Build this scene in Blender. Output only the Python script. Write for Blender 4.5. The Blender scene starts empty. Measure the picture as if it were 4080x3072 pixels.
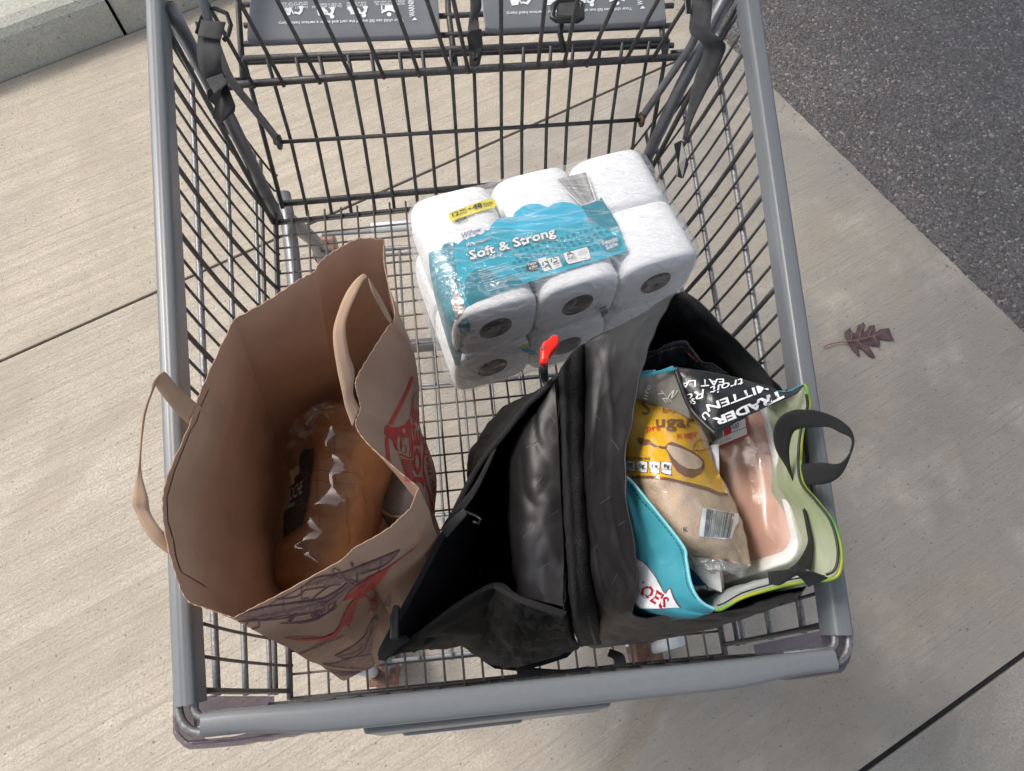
import bpy, math, random
from mathutils import Vector, Matrix, noise
from mathutils.bvhtree import BVHTree
from mathutils.geometry import delaunay_2d_cdt
random.seed(7)
scene = bpy.context.scene
COL = scene.collection

# ------------------------------------------------------------------ camera, sky, sun, exposure
K = 4080 / 2212.0                       # working pixels are measured on a 2212 px wide copy of the photo
F, CX, CY = 2900.0, 2040.0, 1536.0
CAM = Vector((-0.0375, -0.0139, 1.6218))
ROT = (Matrix.Rotation(-0.182, 3, 'Z') @ Matrix.Rotation(0.4038, 3, 'X') @ Matrix.Rotation(0.0891, 3, 'Z'))
cd = bpy.data.cameras.new('camera'); cam = bpy.data.objects.new('camera', cd); COL.objects.link(cam)
cd.sensor_width = 36.0; cd.lens = 36.0 * F / 4080.0; cd.clip_start = 0.02; cd.clip_end = 500
cam.matrix_world = Matrix.Translation(CAM) @ ROT.to_4x4()
scene.camera = cam

SUN_EL, SUN_AZ = math.radians(52), math.radians(-58)
w = bpy.data.worlds.new('World'); scene.world = w; w.use_nodes = True
nt = w.node_tree; nt.nodes.clear()
sky = nt.nodes.new('ShaderNodeTexSky'); sky.sky_type = 'NISHITA'; sky.sun_disc = False
sky.sun_elevation = SUN_EL; sky.sun_rotation = SUN_AZ; sky.air_density = 1.0; sky.dust_density = 3.0
hs = nt.nodes.new('ShaderNodeHueSaturation'); hs.inputs['Saturation'].default_value = 0.5
bg = nt.nodes.new('ShaderNodeBackground'); bg.inputs['Strength'].default_value = 0.15
wo = nt.nodes.new('ShaderNodeOutputWorld')
nt.links.new(sky.outputs[0], hs.inputs['Color']); nt.links.new(hs.outputs[0], bg.inputs['Color']); nt.links.new(bg.outputs[0], wo.inputs['Surface'])
sl = bpy.data.lights.new('sun', 'SUN'); sl.energy = 1.2; sl.angle = math.radians(12); sl.color = (1.0, 0.94, 0.86)
so = bpy.data.objects.new('sun', sl); COL.objects.link(so)
sd = Vector((math.sin(SUN_AZ) * math.cos(SUN_EL), math.cos(SUN_AZ) * math.cos(SUN_EL), math.sin(SUN_EL)))
so.rotation_euler = (-sd).to_track_quat('-Z', 'Y').to_euler(); so.location = sd * 20
scene.view_settings.view_transform = 'Standard'; scene.view_settings.look = 'None'
scene.view_settings.exposure = 0.92; scene.view_settings.gamma = 1.0; scene.view_settings.use_curve_mapping = False
scene.cycles.max_bounces = 7; scene.cycles.transparent_max_bounces = 10

# ------------------------------------------------------------------ layout helpers
def ray(u, v):
    return (ROT @ Vector(((u * K - CX) / F, -(v * K - CY) / F, -1.0)))
def at(u, v, z):
    d = ray(u, v); return CAM + d * ((z - CAM.z) / d.z)
def crop(x0, y0, wsrc, wimg):
    s = wsrc / wimg
    return lambda x, y: ((x0 + x * s) / K, (y0 + y * s) / K)
def lerp(a, b, t): return a + (b - a) * t
def cr(p, t, closed=False):
    n = len(p)
    if closed:
        x = (t % 1.0) * n; i = int(x); f = x - i
        g = lambda k: p[k % n]
    else:
        x = max(0, min(1, t)) * (n - 1); i = min(int(x), n - 2); f = x - i
        g = lambda k: p[max(0, min(n - 1, k))]
    a, b, c, d = g(i - 1), g(i), g(i + 1), g(i + 2)
    return 0.5 * ((2 * b) + (c - a) * f + (2 * a - 5 * b + 4 * c - d) * f * f + (3 * b - a - 3 * c + d) * f ** 3)
def lin(p, t):
    n = len(p); x = max(0, min(1, t)) * (n - 1); i = min(int(x), n - 2); return lerp(p[i], p[i + 1], x - i)
def nz(p, s, o=0.0): return noise.noise(Vector((p[0] * s + o, p[1] * s - o, p[2] * s + 2 * o)))

# ------------------------------------------------------------------ materials
def mat(name, col, rough=0.5, metal=0.0, var=0.0, vscale=60, bump=0.0, bscale=300, spec=0.5, coat=0.0, stretch=None, col2=None, detail=4, sheen=0.0):
    m = bpy.data.materials.new(name); m.use_nodes = True; n = m.node_tree.nodes; l = m.node_tree.links
    b = n['Principled BSDF']
    b.inputs['Base Color'].default_value = (*col, 1); b.inputs['Roughness'].default_value = rough; b.inputs['Metallic'].default_value = metal
    b.inputs['Specular IOR Level'].default_value = spec; b.inputs['Coat Weight'].default_value = coat; b.inputs['Coat Roughness'].default_value = 0.1
    b.inputs['Sheen Weight'].default_value = sheen
    tc = n.new('ShaderNodeTexCoord'); mp = n.new('ShaderNodeMapping'); l.new(tc.outputs['Object'], mp.inputs['Vector'])
    if stretch: mp.inputs['Rotation'].default_value = (0, 0, stretch[0]); mp.inputs['Scale'].default_value = stretch[1]
    if var > 0 or col2:
        t = n.new('ShaderNodeTexNoise'); t.inputs['Scale'].default_value = vscale; t.inputs['Detail'].default_value = detail; l.new(mp.outputs[0], t.inputs['Vector'])
        r = n.new('ShaderNodeMapRange'); r.inputs[1].default_value = 0.32; r.inputs[2].default_value = 0.68; l.new(t.outputs['Fac'], r.inputs[0])
        mx = n.new('ShaderNodeMix'); mx.data_type = 'RGBA'
        c2 = col2 if col2 else tuple(c * (1 + var) for c in col); c1 = col if col2 else tuple(c * (1 - var) for c in col)
        mx.inputs[6].default_value = (*c1, 1); mx.inputs[7].default_value = (*c2, 1)
        l.new(r.outputs[0], mx.inputs[0]); l.new(mx.outputs[2], b.inputs['Base Color'])
    if bump > 0:
        t = n.new('ShaderNodeTexNoise'); t.inputs['Scale'].default_value = bscale; t.inputs['Detail'].default_value = 3; l.new(mp.outputs[0], t.inputs['Vector'])
        bp = n.new('ShaderNodeBump'); bp.inputs['Strength'].default_value = min(bump, 1.0); bp.inputs['Distance'].default_value = 0.002; l.new(t.outputs['Fac'], bp.inputs['Height']); l.new(bp.outputs[0], b.inputs['Normal'])
    return m

def film(name, gloss=0.16, rough=0.08, haze=0.08, scale=22, stretch=(1, 1, 1), bump=0.8, tint=(1, 1, 1), rot=0.0, detail=5, painted_sheen=0.0):
    m = bpy.data.materials.new(name); m.use_nodes = True; n = m.node_tree.nodes; l = m.node_tree.links; n.clear()
    out = n.new('ShaderNodeOutputMaterial'); tr = n.new('ShaderNodeBsdfTransparent'); tr.inputs[0].default_value = (*tint, 1)
    gl = n.new('ShaderNodeBsdfGlossy'); gl.inputs['Roughness'].default_value = rough; gl.inputs['Color'].default_value = (1, 1, 1, 1)
    df = n.new('ShaderNodeBsdfDiffuse'); df.inputs['Color'].default_value = (.85, .86, .88, 1)
    tc = n.new('ShaderNodeTexCoord'); mp = n.new('ShaderNodeMapping'); mp.inputs['Scale'].default_value = stretch; mp.inputs['Rotation'].default_value = (0, 0, rot); l.new(tc.outputs['Object'], mp.inputs[0])
    t = n.new('ShaderNodeTexNoise'); t.inputs['Scale'].default_value = scale; t.inputs['Detail'].default_value = detail; t.inputs['Distortion'].default_value = 1.2; l.new(mp.outputs[0], t.inputs['Vector'])
    bp = n.new('ShaderNodeBump'); bp.inputs['Strength'].default_value = bump; bp.inputs['Distance'].default_value = 0.006; l.new(t.outputs['Fac'], bp.inputs['Height'])
    l.new(bp.outputs[0], gl.inputs['Normal']); l.new(bp.outputs[0], df.inputs['Normal'])
    lw = n.new('ShaderNodeLayerWeight'); lw.inputs['Blend'].default_value = 0.25; l.new(bp.outputs[0], lw.inputs['Normal'])
    pw = n.new('ShaderNodeMath'); pw.operation = 'POWER'; pw.inputs[1].default_value = 3.0; l.new(lw.outputs['Facing'], pw.inputs[0])
    r = n.new('ShaderNodeMapRange'); r.inputs[3].default_value = gloss; r.inputs[4].default_value = min(1, gloss + .35); l.new(pw.outputs[0], r.inputs[0])
    m1 = n.new('ShaderNodeMixShader'); m1.inputs[0].default_value = haze
    if painted_sheen:                                                   # diffuse white painted along creases and edge-on, standing in for the film's sheen
        t2 = n.new('ShaderNodeTexNoise'); t2.inputs['Scale'].default_value = scale * .32; t2.inputs['Detail'].default_value = 1; t2.inputs['Distortion'].default_value = 2.0; l.new(mp.outputs[0], t2.inputs['Vector'])
        s1 = n.new('ShaderNodeMath'); s1.operation = 'SUBTRACT'; s1.inputs[1].default_value = .5; l.new(t2.outputs['Fac'], s1.inputs[0]); s2 = n.new('ShaderNodeMath'); s2.operation = 'ABSOLUTE'; l.new(s1.outputs[0], s2.inputs[0])
        r2 = n.new('ShaderNodeMapRange'); r2.inputs[1].default_value = .05; r2.inputs[2].default_value = .0; r2.inputs[3].default_value = haze; r2.inputs[4].default_value = painted_sheen; l.new(s2.outputs[0], r2.inputs[0])
        ad = n.new('ShaderNodeMath'); ad.operation = 'MULTIPLY_ADD'; ad.inputs[1].default_value = .45; ad.use_clamp = True; l.new(pw.outputs[0], ad.inputs[0]); l.new(r2.outputs[0], ad.inputs[2]); l.new(ad.outputs[0], m1.inputs[0])
    l.new(tr.outputs[0], m1.inputs[1]); l.new(df.outputs[0], m1.inputs[2])
    m2 = n.new('ShaderNodeMixShader'); l.new(r.outputs[0], m2.inputs[0]); l.new(m1.outputs[0], m2.inputs[1]); l.new(gl.outputs[0], m2.inputs[2])
    l.new(m2.outputs[0], out.inputs['Surface'])
    return m

M = {}
M['wire'] = mat('dark wire', (.082, .080, .082), .45, .45, .25, 240, .25, 900)
M['wire_light'] = mat('galvanised wire', (.20, .20, .205), .4, .6, .25, 300, .3, 900)
M['wire_rust'] = mat('floor wire', (.12, .12, .12), .45, .4, 0, 26, .25, 900, col2=(.19, .15, .125))
M['cover'] = mat('grey rail plastic', (.155, .165, .175), .33, 0, .035, 160, .05, 700)
M['tube'] = mat('frame tube', (.17, .175, .19), .4, .35, .12, 80, .1, 600)
M['chrome'] = mat('zinc tube', (.55, .58, .62), .25, .9, .05, 60)
M['sleeve'] = mat('pale sleeve', (.48, .51, .53), .5, 0, .05, 40)
M['rusty'] = mat('rusty caster', (.13, .065, .04), .6, .2, .45, 60, .5, 300)
M['tan_rubber'] = mat('tan wheel', (.24, .14, .10), .55, 0, .2, 50)
M['seat'] = mat('seat plate grey', (.16, .17, .185), .24, 0, .1, 20)
M['black_plastic'] = mat('black plastic', (.012, .013, .014), .38, 0, .2, 200, .1, 800)
M['strap'] = mat('grey webbing', (.042, .043, .045), .75, 0, .25, 90, .7, 1500, sheen=.2)
M['webbing'] = mat('black webbing', (.008, .008, .009), .7, 0, .3, 200, .9, 1300, sheen=.05)
M['white_ink'] = mat('white print', (.72, .74, .76), .5)
M['kraft'] = mat('kraft paper', (.47, .31, .222), .82, 0, .08, 22, .2, 700, spec=.2)
M['kraft_pale'] = mat('pale kraft strip', (.45, .31, .215), .8, 0, .06, 30, .2, 700, spec=.2)
M['red_ink'] = mat('red ink', (.46, .045, .035), .7, 0, .15, 120)
M['plum_ink'] = mat('plum ink', (.115, .058, .07), .75, 0, .25, 160)
M['plum_wash'] = mat('plum wash', (.25, .15, .115), .8, 0, .3, 190)
M['tissue'] = mat('tissue', (.87, .88, .90), .9, 0, .02, 60, .5, 420, spec=.1)
M['card'] = mat('cardboard core', (.20, .165, .14), .9)
M['cyan'] = mat('cyan print', (.005, .39, .53), .3)
M['cyan_light'] = mat('sky print', (.012, .45, .66), .3)
M['teal'] = mat('teal print', (.0, .215, .29), .3)
M['teal_dark'] = mat('deep teal print', (.0, .10, .15), .35)
M['yellow_tab'] = mat('yellow tab', (.80, .68, .02), .4)
M['ink'] = mat('black ink', (.015, .015, .018), .45)
M['navy'] = mat('navy ink', (.03, .05, .32), .4)
M['white_label'] = mat('white label', (.80, .80, .80), .4)
M['brown_bar'] = mat('brown ink', (.22, .13, .09), .5)
M['nylon'] = mat('black satin nylon', (.0145, .013, .014), .44, 0, .2, 26, .14, 1800, spec=.5)
M['nylon_dark'] = mat('black lining', (.006, .006, .008), .6, 0, .2, 60, .3, 900, spec=.3)
M['mesh_black'] = mat('black mesh fabric', (.008, .0077, .0077), .65, 0, .4, 420, 1.0, 900, spec=.4)
M['reflect'] = mat('reflective thread', (.075, .075, .075), .5, .2)
M['orange'] = mat('orange thread', (.55, .10, .04), .7)
M['red_plastic'] = mat('red plastic', (.70, .022, .012), .32, 0, .04, 80, coat=.3)
M['aqua'] = mat('aqua woven plastic', (.075, .44, .54), .38, 0, .08, 14, .3, 160)
M['green'] = mat('green trim', (.12, .42, .08), .4, 0, 0, 40, col2=(.55, .50, .03))
M['bagwhite'] = mat('white woven lining', (.74, .75, .70), .5, 0, .04, 30, .5, 500)
M['lime'] = mat('lime lining', (.56, .62, .38), .42, 0, .2, 12, .3, 120, col2=(.72, .74, .60))
M['black_print'] = mat('black woven plastic', (.014, .015, .018), .33, 0, .2, 20, .25, 150)
M['taupe'] = mat('taupe woven plastic', (.24, .23, .20), .4, 0, .08, 20, .2, 150)
M['sugar'] = mat('brown sugar', (.60, .44, .31), .85, 0, .12, 60, .6, 900, detail=8)
M['yellow'] = mat('yellow film', (.78, .43, .006), .24, 0, .06, 14, .35, 60, coat=.5)
M['choc'] = mat('brown print', (.19, .075, .03), .35)
M['foam'] = mat('white foam tray', (.80, .80, .77), .35, 0, .02, 30, .1, 300, coat=.3)
M['chicken'] = mat('raw chicken', (.50, .275, .205), .33, 0, 0, 9, .2, 40, coat=.6, col2=(.62, .37, .29))
M['chicken'].node_tree.nodes['Principled BSDF'].inputs['Subsurface Weight'].default_value = .15
M['sticker_red'] = mat('red sticker', (.62, .02, .02), .4)
M['blue'] = mat('blue pack', (.008, .085, .26), .4)
M['paper'] = mat('white paper', (.76, .77, .80), .6)
M['crust'] = mat('brioche crust', (.33, .155, .058), .45, 0, 0, 14, .4, 120, col2=(.20, .082, .026), detail=7)
M['film_tp'] = film('shrink film', .13, .07, .05, 26, (1.0, 3.4, 1.6), 1.0, rot=.3, painted_sheen=.24)
M['film_bread'] = film('bread film', .055, .04, .0, 9, (1, 1.6, 1), 1.0, detail=1)
M['film_bread_loose'] = film('loose film', .10, .08, .02, 40, (1, 1, 1), 1.0)
M['film_tray'] = film('tray film', .045, .05, .01, 9, (1, 1, 1), .5)
M['film_sugar'] = film('sugar film', .05, .07, .012, 22, (1, 1, 1), .8)
M['film_seal'] = film('sealed film', .22, .12, .22, 40, (1, 5, 1), .9)
M['leaf'] = mat('dry oak leaf', (.085, .052, .055), .75, 0, .3, 70, .6, 200)
M['leaf_vein'] = mat('leaf vein', (.24, .12, .08), .7)

def thin(m, k, tint=None):
    n = m.node_tree.nodes; l = m.node_tree.links; b = n['Principled BSDF']; t = n.new('ShaderNodeBsdfTranslucent'); mx = n.new('ShaderNodeMixShader'); mx.inputs[0].default_value = k
    if b.inputs['Base Color'].is_linked: l.new(b.inputs['Base Color'].links[0].from_socket, t.inputs['Color'])
    else: t.inputs['Color'].default_value = b.inputs['Base Color'].default_value
    l.new(b.outputs[0], mx.inputs[1]); l.new(t.outputs[0], mx.inputs[2]); l.new(mx.outputs[0], n['Material Output'].inputs['Surface'])
for k_, v_ in (('lime', .5), ('green', .2), ('bagwhite', .4), ('aqua', .35), ('kraft', .15), ('kraft_pale', .12)): thin(M[k_], v_)
def purple():
    m = mat('purple bumper', (.07, .062, .085), .25, 0, .2, 18)
    n = m.node_tree.nodes; l = m.node_tree.links
    tr = n.new('ShaderNodeBsdfTransparent'); tr.inputs[0].default_value = (.86, .82, .90, 1); mx = n.new('ShaderNodeMixShader'); mx.inputs[0].default_value = .45
    l.new(n['Principled BSDF'].outputs[0], mx.inputs[2]); l.new(tr.outputs[0], mx.inputs[1]); l.new(mx.outputs[0], n['Material Output'].inputs['Surface'])
    return m
M['purple'] = purple()

def concrete(name, base, broom, stain, seed, grey=None, spots=()):
    m = bpy.data.materials.new(name); m.use_nodes = True; n = m.node_tree.nodes; l = m.node_tree.links; b = n['Principled BSDF']
    b.inputs['Roughness'].default_value = .88; b.inputs['Specular IOR Level'].default_value = .25
    tc = n.new('ShaderNodeTexCoord')
    def tex(scale, detail=4, mapping=None, lo=.35, hi=.65, rough=.6):
        t = n.new('ShaderNodeTexNoise'); t.inputs['Scale'].default_value = scale; t.inputs['Detail'].default_value = detail; t.inputs['Roughness'].default_value = rough
        mp = n.new('ShaderNodeMapping'); mp.inputs['Location'].default_value = (seed, seed * .7, 0)
        if mapping: mp.vector_type = 'TEXTURE'; mp.inputs['Rotation'].default_value = (0, 0, mapping[0]); mp.inputs['Scale'].default_value = tuple(1.0 / q for q in mapping[1])
        l.new(tc.outputs['Object'], mp.inputs[0]); l.new(mp.outputs[0], t.inputs['Vector'])
        r = n.new('ShaderNodeMapRange'); r.inputs[1].default_value = lo; r.inputs[2].default_value = hi; l.new(t.outputs['Fac'], r.inputs[0]); return r.outputs[0]
    def mix(a, bcol, fac, mode='MIX'):
        x = n.new('ShaderNodeMix'); x.data_type = 'RGBA'; x.blend_type = mode; x.clamp_factor = True
        for s, v in ((6, a), (7, bcol)):
            if isinstance(v, tuple): x.inputs[s].default_value = (*v, 1)
            else: l.new(v, x.inputs[s])
        if isinstance(fac, float): x.inputs[0].default_value = fac
        else: l.new(fac, x.inputs[0])
        return x.outputs[2]
    def mul(a, k):
        x = n.new('ShaderNodeMath'); x.operation = 'MULTIPLY'; l.new(a, x.inputs[0])
        if isinstance(k, float): x.inputs[1].default_value = k
        else: l.new(k, x.inputs[1])
        return x.outputs[0]
    bcol = base
    if grey:  # world-x mask: side light and shade put into base colour, greyer to the right
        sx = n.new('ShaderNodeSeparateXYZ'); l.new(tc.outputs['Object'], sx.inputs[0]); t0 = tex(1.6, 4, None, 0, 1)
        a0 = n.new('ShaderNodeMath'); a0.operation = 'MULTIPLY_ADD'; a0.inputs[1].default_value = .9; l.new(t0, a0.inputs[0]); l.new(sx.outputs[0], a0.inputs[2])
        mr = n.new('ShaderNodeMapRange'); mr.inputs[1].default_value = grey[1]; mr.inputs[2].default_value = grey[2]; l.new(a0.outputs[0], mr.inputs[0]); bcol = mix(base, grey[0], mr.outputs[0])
    col = mix(bcol, tuple(c * .78 for c in base), mul(tex(2.2, 5), .7))
    col = mix(col, tuple(c * 1.14 for c in base), mul(tex(5.5, 4, None, .5, .75), .8))
    blot = tex(3.4, 3, (0.9, (1.0, 2.2, 1)), .52, .64)
    col = mix(col, tuple(c * q for c, q in zip(base, (.62, .57, .52))), mul(blot, stain))
    for (px_, py_, ra, rb_, an, st_) in spots:
        mp = n.new('ShaderNodeMapping'); mp.vector_type = 'TEXTURE'; mp.inputs['Location'].default_value = (px_, py_, 0); mp.inputs['Rotation'].default_value = (0, 0, an); mp.inputs['Scale'].default_value = (ra, rb_, 1)
        l.new(tc.outputs['Object'], mp.inputs[0]); ln = n.new('ShaderNodeVectorMath'); ln.operation = 'LENGTH'; l.new(mp.outputs[0], ln.inputs[0])
        a1 = n.new('ShaderNodeMath'); a1.operation = 'MULTIPLY_ADD'; a1.inputs[1].default_value = 1.0; l.new(tex(9, 5, None, 0, 1), a1.inputs[0]); l.new(ln.outputs['Value'], a1.inputs[2])
        mr = n.new('ShaderNodeMapRange'); mr.inputs[1].default_value = 1.55; mr.inputs[2].default_value = .95; l.new(a1.outputs[0], mr.inputs[0])
        col = mix(col, tuple(c * q for c, q in zip(base, (.50, .455, .41))), mul(mr.outputs[0], st_))
    col = mix(col, tuple(c * .70 for c in base), mul(tex(26, 6, None, .42, .72, .75), .55))
    fine = tex(190, 3, None, .40, .60); col = mix(col, tuple(c * .66 for c in base), mul(fine, .62))
    spk = tex(110, 2, None, .66, .71); col = mix(col, (.10, .095, .09), mul(spk, .75))
    lit = tex(120, 2, None, .72, .78); col = mix(col, (.62, .60, .56), mul(lit, .5))
    bl = tex(1.0, 6, (broom[0], (1.5, 62.0, 1.0)), .46, .72, .75)
    col = mix(col, tuple(c * .64 for c in base), mul(bl, broom[1] * .75))
    l.new(col, b.inputs['Base Color'])
    ad = n.new('ShaderNodeMath'); ad.operation = 'ADD'; l.new(mul(bl, broom[1] * 1.0), ad.inputs[0]); l.new(mul(fine, .35), ad.inputs[1])
    bp = n.new('ShaderNodeBump'); bp.inputs['Strength'].default_value = .7; bp.inputs['Distance'].default_value = .0022; l.new(ad.outputs[0], bp.inputs['Height']); l.new(bp.outputs[0], b.inputs['Normal'])
    return m

def asphalt():
    m = bpy.data.materials.new('asphalt'); m.use_nodes = True; n = m.node_tree.nodes; l = m.node_tree.links; b = n['Principled BSDF']
    b.inputs['Roughness'].default_value = .8
    tc = n.new('ShaderNodeTexCoord'); v = n.new('ShaderNodeTexVoronoi'); v.inputs['Scale'].default_value = 165; l.new(tc.outputs['Object'], v.inputs['Vector'])
    bw = n.new('ShaderNodeSeparateColor'); l.new(v.outputs['Color'], bw.inputs[0])
    cr_ = n.new('ShaderNodeValToRGB'); e = cr_.color_ramp.elements; e[0].color = (.095, .088, .084, 1); e[1].color = (.50, .42, .37, 1); e[1].position = 1.0
    x = cr_.color_ramp.elements.new(.6); x.color = (.175, .162, .155, 1); x = cr_.color_ramp.elements.new(.93); x.color = (.22, .20, .19, 1)
    l.new(bw.outputs[0], cr_.inputs[0])
    t = n.new('ShaderNodeTexNoise'); t.inputs['Scale'].default_value = 6; t.inputs['Detail'].default_value = 5; l.new(tc.outputs['Object'], t.inputs['Vector'])
    mx = n.new('ShaderNodeMix'); mx.data_type = 'RGBA'; mx.blend_type = 'MULTIPLY'; mx.inputs[0].default_value = .5; l.new(cr_.outputs[0], mx.inputs[6]); l.new(t.outputs['Fac'], mx.inputs[7])
    l.new(mx.outputs[2], b.inputs['Base Color'])
    bp = n.new('ShaderNodeBump'); bp.inputs['Strength'].default_value = .9; bp.inputs['Distance'].default_value = .004; bp.invert = True; l.new(v.outputs['Distance'], bp.inputs['Height']); l.new(bp.outputs[0], b.inputs['Normal'])
    return m

# ------------------------------------------------------------------ object helpers
def obj(name, verts, faces, m, parent=None, smooth=True, mats=None):
    me = bpy.data.meshes.new(name); me.from_pydata([tuple(v) for v in verts], [], faces); me.update()
    for x in (mats or [m]): me.materials.append(x)
    if smooth: me.polygons.foreach_set('use_smooth', [True] * len(me.polygons))
    o = bpy.data.objects.new(name, me); COL.objects.link(o)
    if parent: adopt(o, parent)
    return o
def adopt(o, parent):
    o.parent = parent; o.matrix_parent_inverse = wm(parent).inverted()
def wm(o):
    m = Matrix.Translation(o.location)
    return m if o.parent is None else Matrix.Identity(4) @ (Matrix.Identity(4) if o.type == 'MESH' else m)
def thing(name, label, cat, loc, group=None):
    o = bpy.data.objects.new(name, None); COL.objects.link(o); o.location = loc; o.empty_display_size = .05
    o['label'] = label; o['category'] = cat
    if group: o['group'] = group
    return o
def structure(o): o['kind'] = 'structure'; return o
def tube_data(pts, r, seg=8, closed=False, r2=None):
    V, Fc = [], []; n = len(pts); pts = [Vector(p) for p in pts]
    ref = None
    for i, p in enumerate(pts):
        a = pts[(i - 1) % n] if (i > 0 or closed) else p; b = pts[(i + 1) % n] if (i < n - 1 or closed) else p
        t = (b - a).normalized()
        if ref is None: ref = t.orthogonal().normalized()
        ref = (ref - t * ref.dot(t)).normalized(); bi = t.cross(ref)
        rr = r if r2 is None else lerp(r, r2, i / max(1, n - 1))
        for k in range(seg):
            an = 2 * math.pi * k / seg; V.append(p + (ref * math.cos(an) + bi * math.sin(an)) * rr)
    for i in range(n if closed else n - 1):
        for k in range(seg):
            j = (i + 1) % n; Fc.append((i * seg + k, i * seg + (k + 1) % seg, j * seg + (k + 1) % seg, j * seg + k))
    if not closed:
        Fc.append(tuple(reversed(range(seg)))); Fc.append(tuple((n - 1) * seg + k for k in range(seg)))
    return V, Fc
def tube(name, pts, r, m, parent, seg=8, closed=False, r2=None):
    V, Fc = tube_data(pts, r, seg, closed, r2); return obj(name, V, Fc, m, parent)
def join(parts):
    V, Fc = [], []
    for v, f in parts:
        o = len(V); V += list(v); Fc += [tuple(i + o for i in q) for q in f]
    return V, Fc
def rounded(path, rad, n=5):
    out = [Vector(path[0])]
    for i in range(1, len(path) - 1):
        p, a, b = Vector(path[i]), Vector(path[i - 1]), Vector(path[i + 1])
        da, db = (a - p), (b - p); ra = min(rad, da.length * .45, db.length * .45)
        A, B = p + da.normalized() * ra, p + db.normalized() * ra
        for k in range(n + 1):
            t = k / n; out.append(A * (1 - t) ** 2 + p * 2 * t * (1 - t) + B * t * t)
    out.append(Vector(path[-1])); return out
def box_data(c, ax, ay, az, hx, hy, hz, bev=.0):
    V = [c + ax * (sx * hx) + ay * (sy * hy) + az * (sz * hz) for sx in (-1, 1) for sy in (-1, 1) for sz in (-1, 1)]
    return V, [(0, 1, 3, 2), (4, 6, 7, 5), (0, 4, 5, 1), (2, 3, 7, 6), (0, 2, 6, 4), (1, 5, 7, 3)]
def bevel(o, wd=.003, seg=2):
    b = o.modifiers.new('bevel', 'BEVEL'); b.width = wd; b.segments = seg; b.limit_method = 'ANGLE'; return o
def solid(o, th=.0008, off=-1, mo=0, mr=0):
    s = o.modifiers.new('solid', 'SOLIDIFY'); s.thickness = th; s.offset = off; s.material_offset = mo; s.material_offset_rim = mr; s.use_rim = True; return o
def grid_faces(nu, nv, closed=False):
    f = []
    for j in range(nv - 1):
        for i in range(nu if closed else nu - 1):
            a = j * nu + i; b = j * nu + (i + 1) % nu; f.append((a, b, b + nu, a + nu))
    return f
def sheet(name, rows, nu, nv, m, parent, wr=0.0, ws=30, mats=None, smooth_v=True, closed=False, linear_u=False, wfun=None, fold=0.0):
    """rows: control rows of (u px, v px, z) or Vectors, each a line of control points; a smooth surface through them"""
    R = [[p if isinstance(p, Vector) else at(*p) for p in r] for r in rows]
    dense = [[(lin(r, i / (nu - 1)) if linear_u else cr(r, i / (nu if closed else nu - 1), closed)) for i in range(nu)] for r in R]
    V = []
    for j in range(nv):
        t = j / (nv - 1)
        for i in range(nu):
            c = [d[i] for d in dense]; V.append(cr(c, t) if (smooth_v and len(c) > 2) else lin(c, t))
    if wr:
        W = []
        for j in range(nv):
            for i in range(nu):
                k = j * nu + i; a = V[j * nu + max(i - 1, 0)]; b = V[j * nu + min(i + 1, nu - 1)]; c = V[max(j - 1, 0) * nu + i]; d = V[min(j + 1, nv - 1) * nu + i]
                nn = (b - a).cross(d - c)
                nn = nn.normalized() if nn.length > 1e-12 else Vector((0, 0, 1))
                amp = wr * (wfun(i / (nu - 1), j / (nv - 1)) if wfun else 1.0)
                W.append(V[k] + nn * amp * (nz(V[k], ws) + .45 * (1 - 2 * abs(nz(V[k], ws * 1.9, 7.1)) * 1.6) + .10 * (1 - 3 * abs(nz(V[k], ws * 4.3, 3.3)))) + nn * fold * max(0.0, 1 - 6 * abs(nz((V[k].x * 17 + V[k].z * 14, V[k].y * 11, V[k].z * 15), 1.0, 2.2))))
        V = W
    return obj(name, V, grid_faces(nu, nv, closed), m, parent, mats=mats)
def ribbon(name, ea, eb, m, parent, n=24, th=.0012, cross=4):
    A = [p if isinstance(p, Vector) else at(*p) for p in ea]; B = [p if isinstance(p, Vector) else at(*p) for p in eb]
    V = []
    for j in range(cross):
        for i in range(n):
            V.append(lerp(cr(A, i / (n - 1)), cr(B, i / (n - 1)), j / (cross - 1)))
    o = obj(name, V, grid_faces(n, cross), m, parent); solid(o, th, 0); return o

# ---- print laid on a surface: outlines given in photo pixels are carried along the line of sight onto the surface
BVH = {}
def bvh(objs):
    key = tuple(o.name for o in objs)
    if key not in BVH:
        bpy.context.view_layer.update(); dg = bpy.context.evaluated_depsgraph_get()
        BVH[key] = [BVHTree.FromObject(o, dg) for o in objs]
    return BVH[key]
def hit(u, v, objs, eps):
    d = ray(u, v).normalized(); best = None
    for t in bvh(objs):
        loc, nn, i, dist = t.ray_cast(CAM, d)
        if loc is not None and (best is None or dist < best[2]): best = (loc, nn, dist)
    if best is None: return None
    n = best[1] if best[1].dot(d) < 0 else -best[1]
    return best[0] + n * eps
def lay(name, V2, F2, objs, m, parent, eps):
    P = [hit(p[0], p[1], objs, eps) for p in V2]
    idx, V = {}, []
    for i, p in enumerate(P):
        if p is not None: idx[i] = len(V); V.append(p)
    Fc = [tuple(idx[i] for i in f) for f in F2 if all(i in idx for i in f) and max((P[a] - P[b]).length for a in f for b in f) < .05]
    if not Fc: return None
    o = obj(name, V, Fc, m, parent); return o
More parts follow.
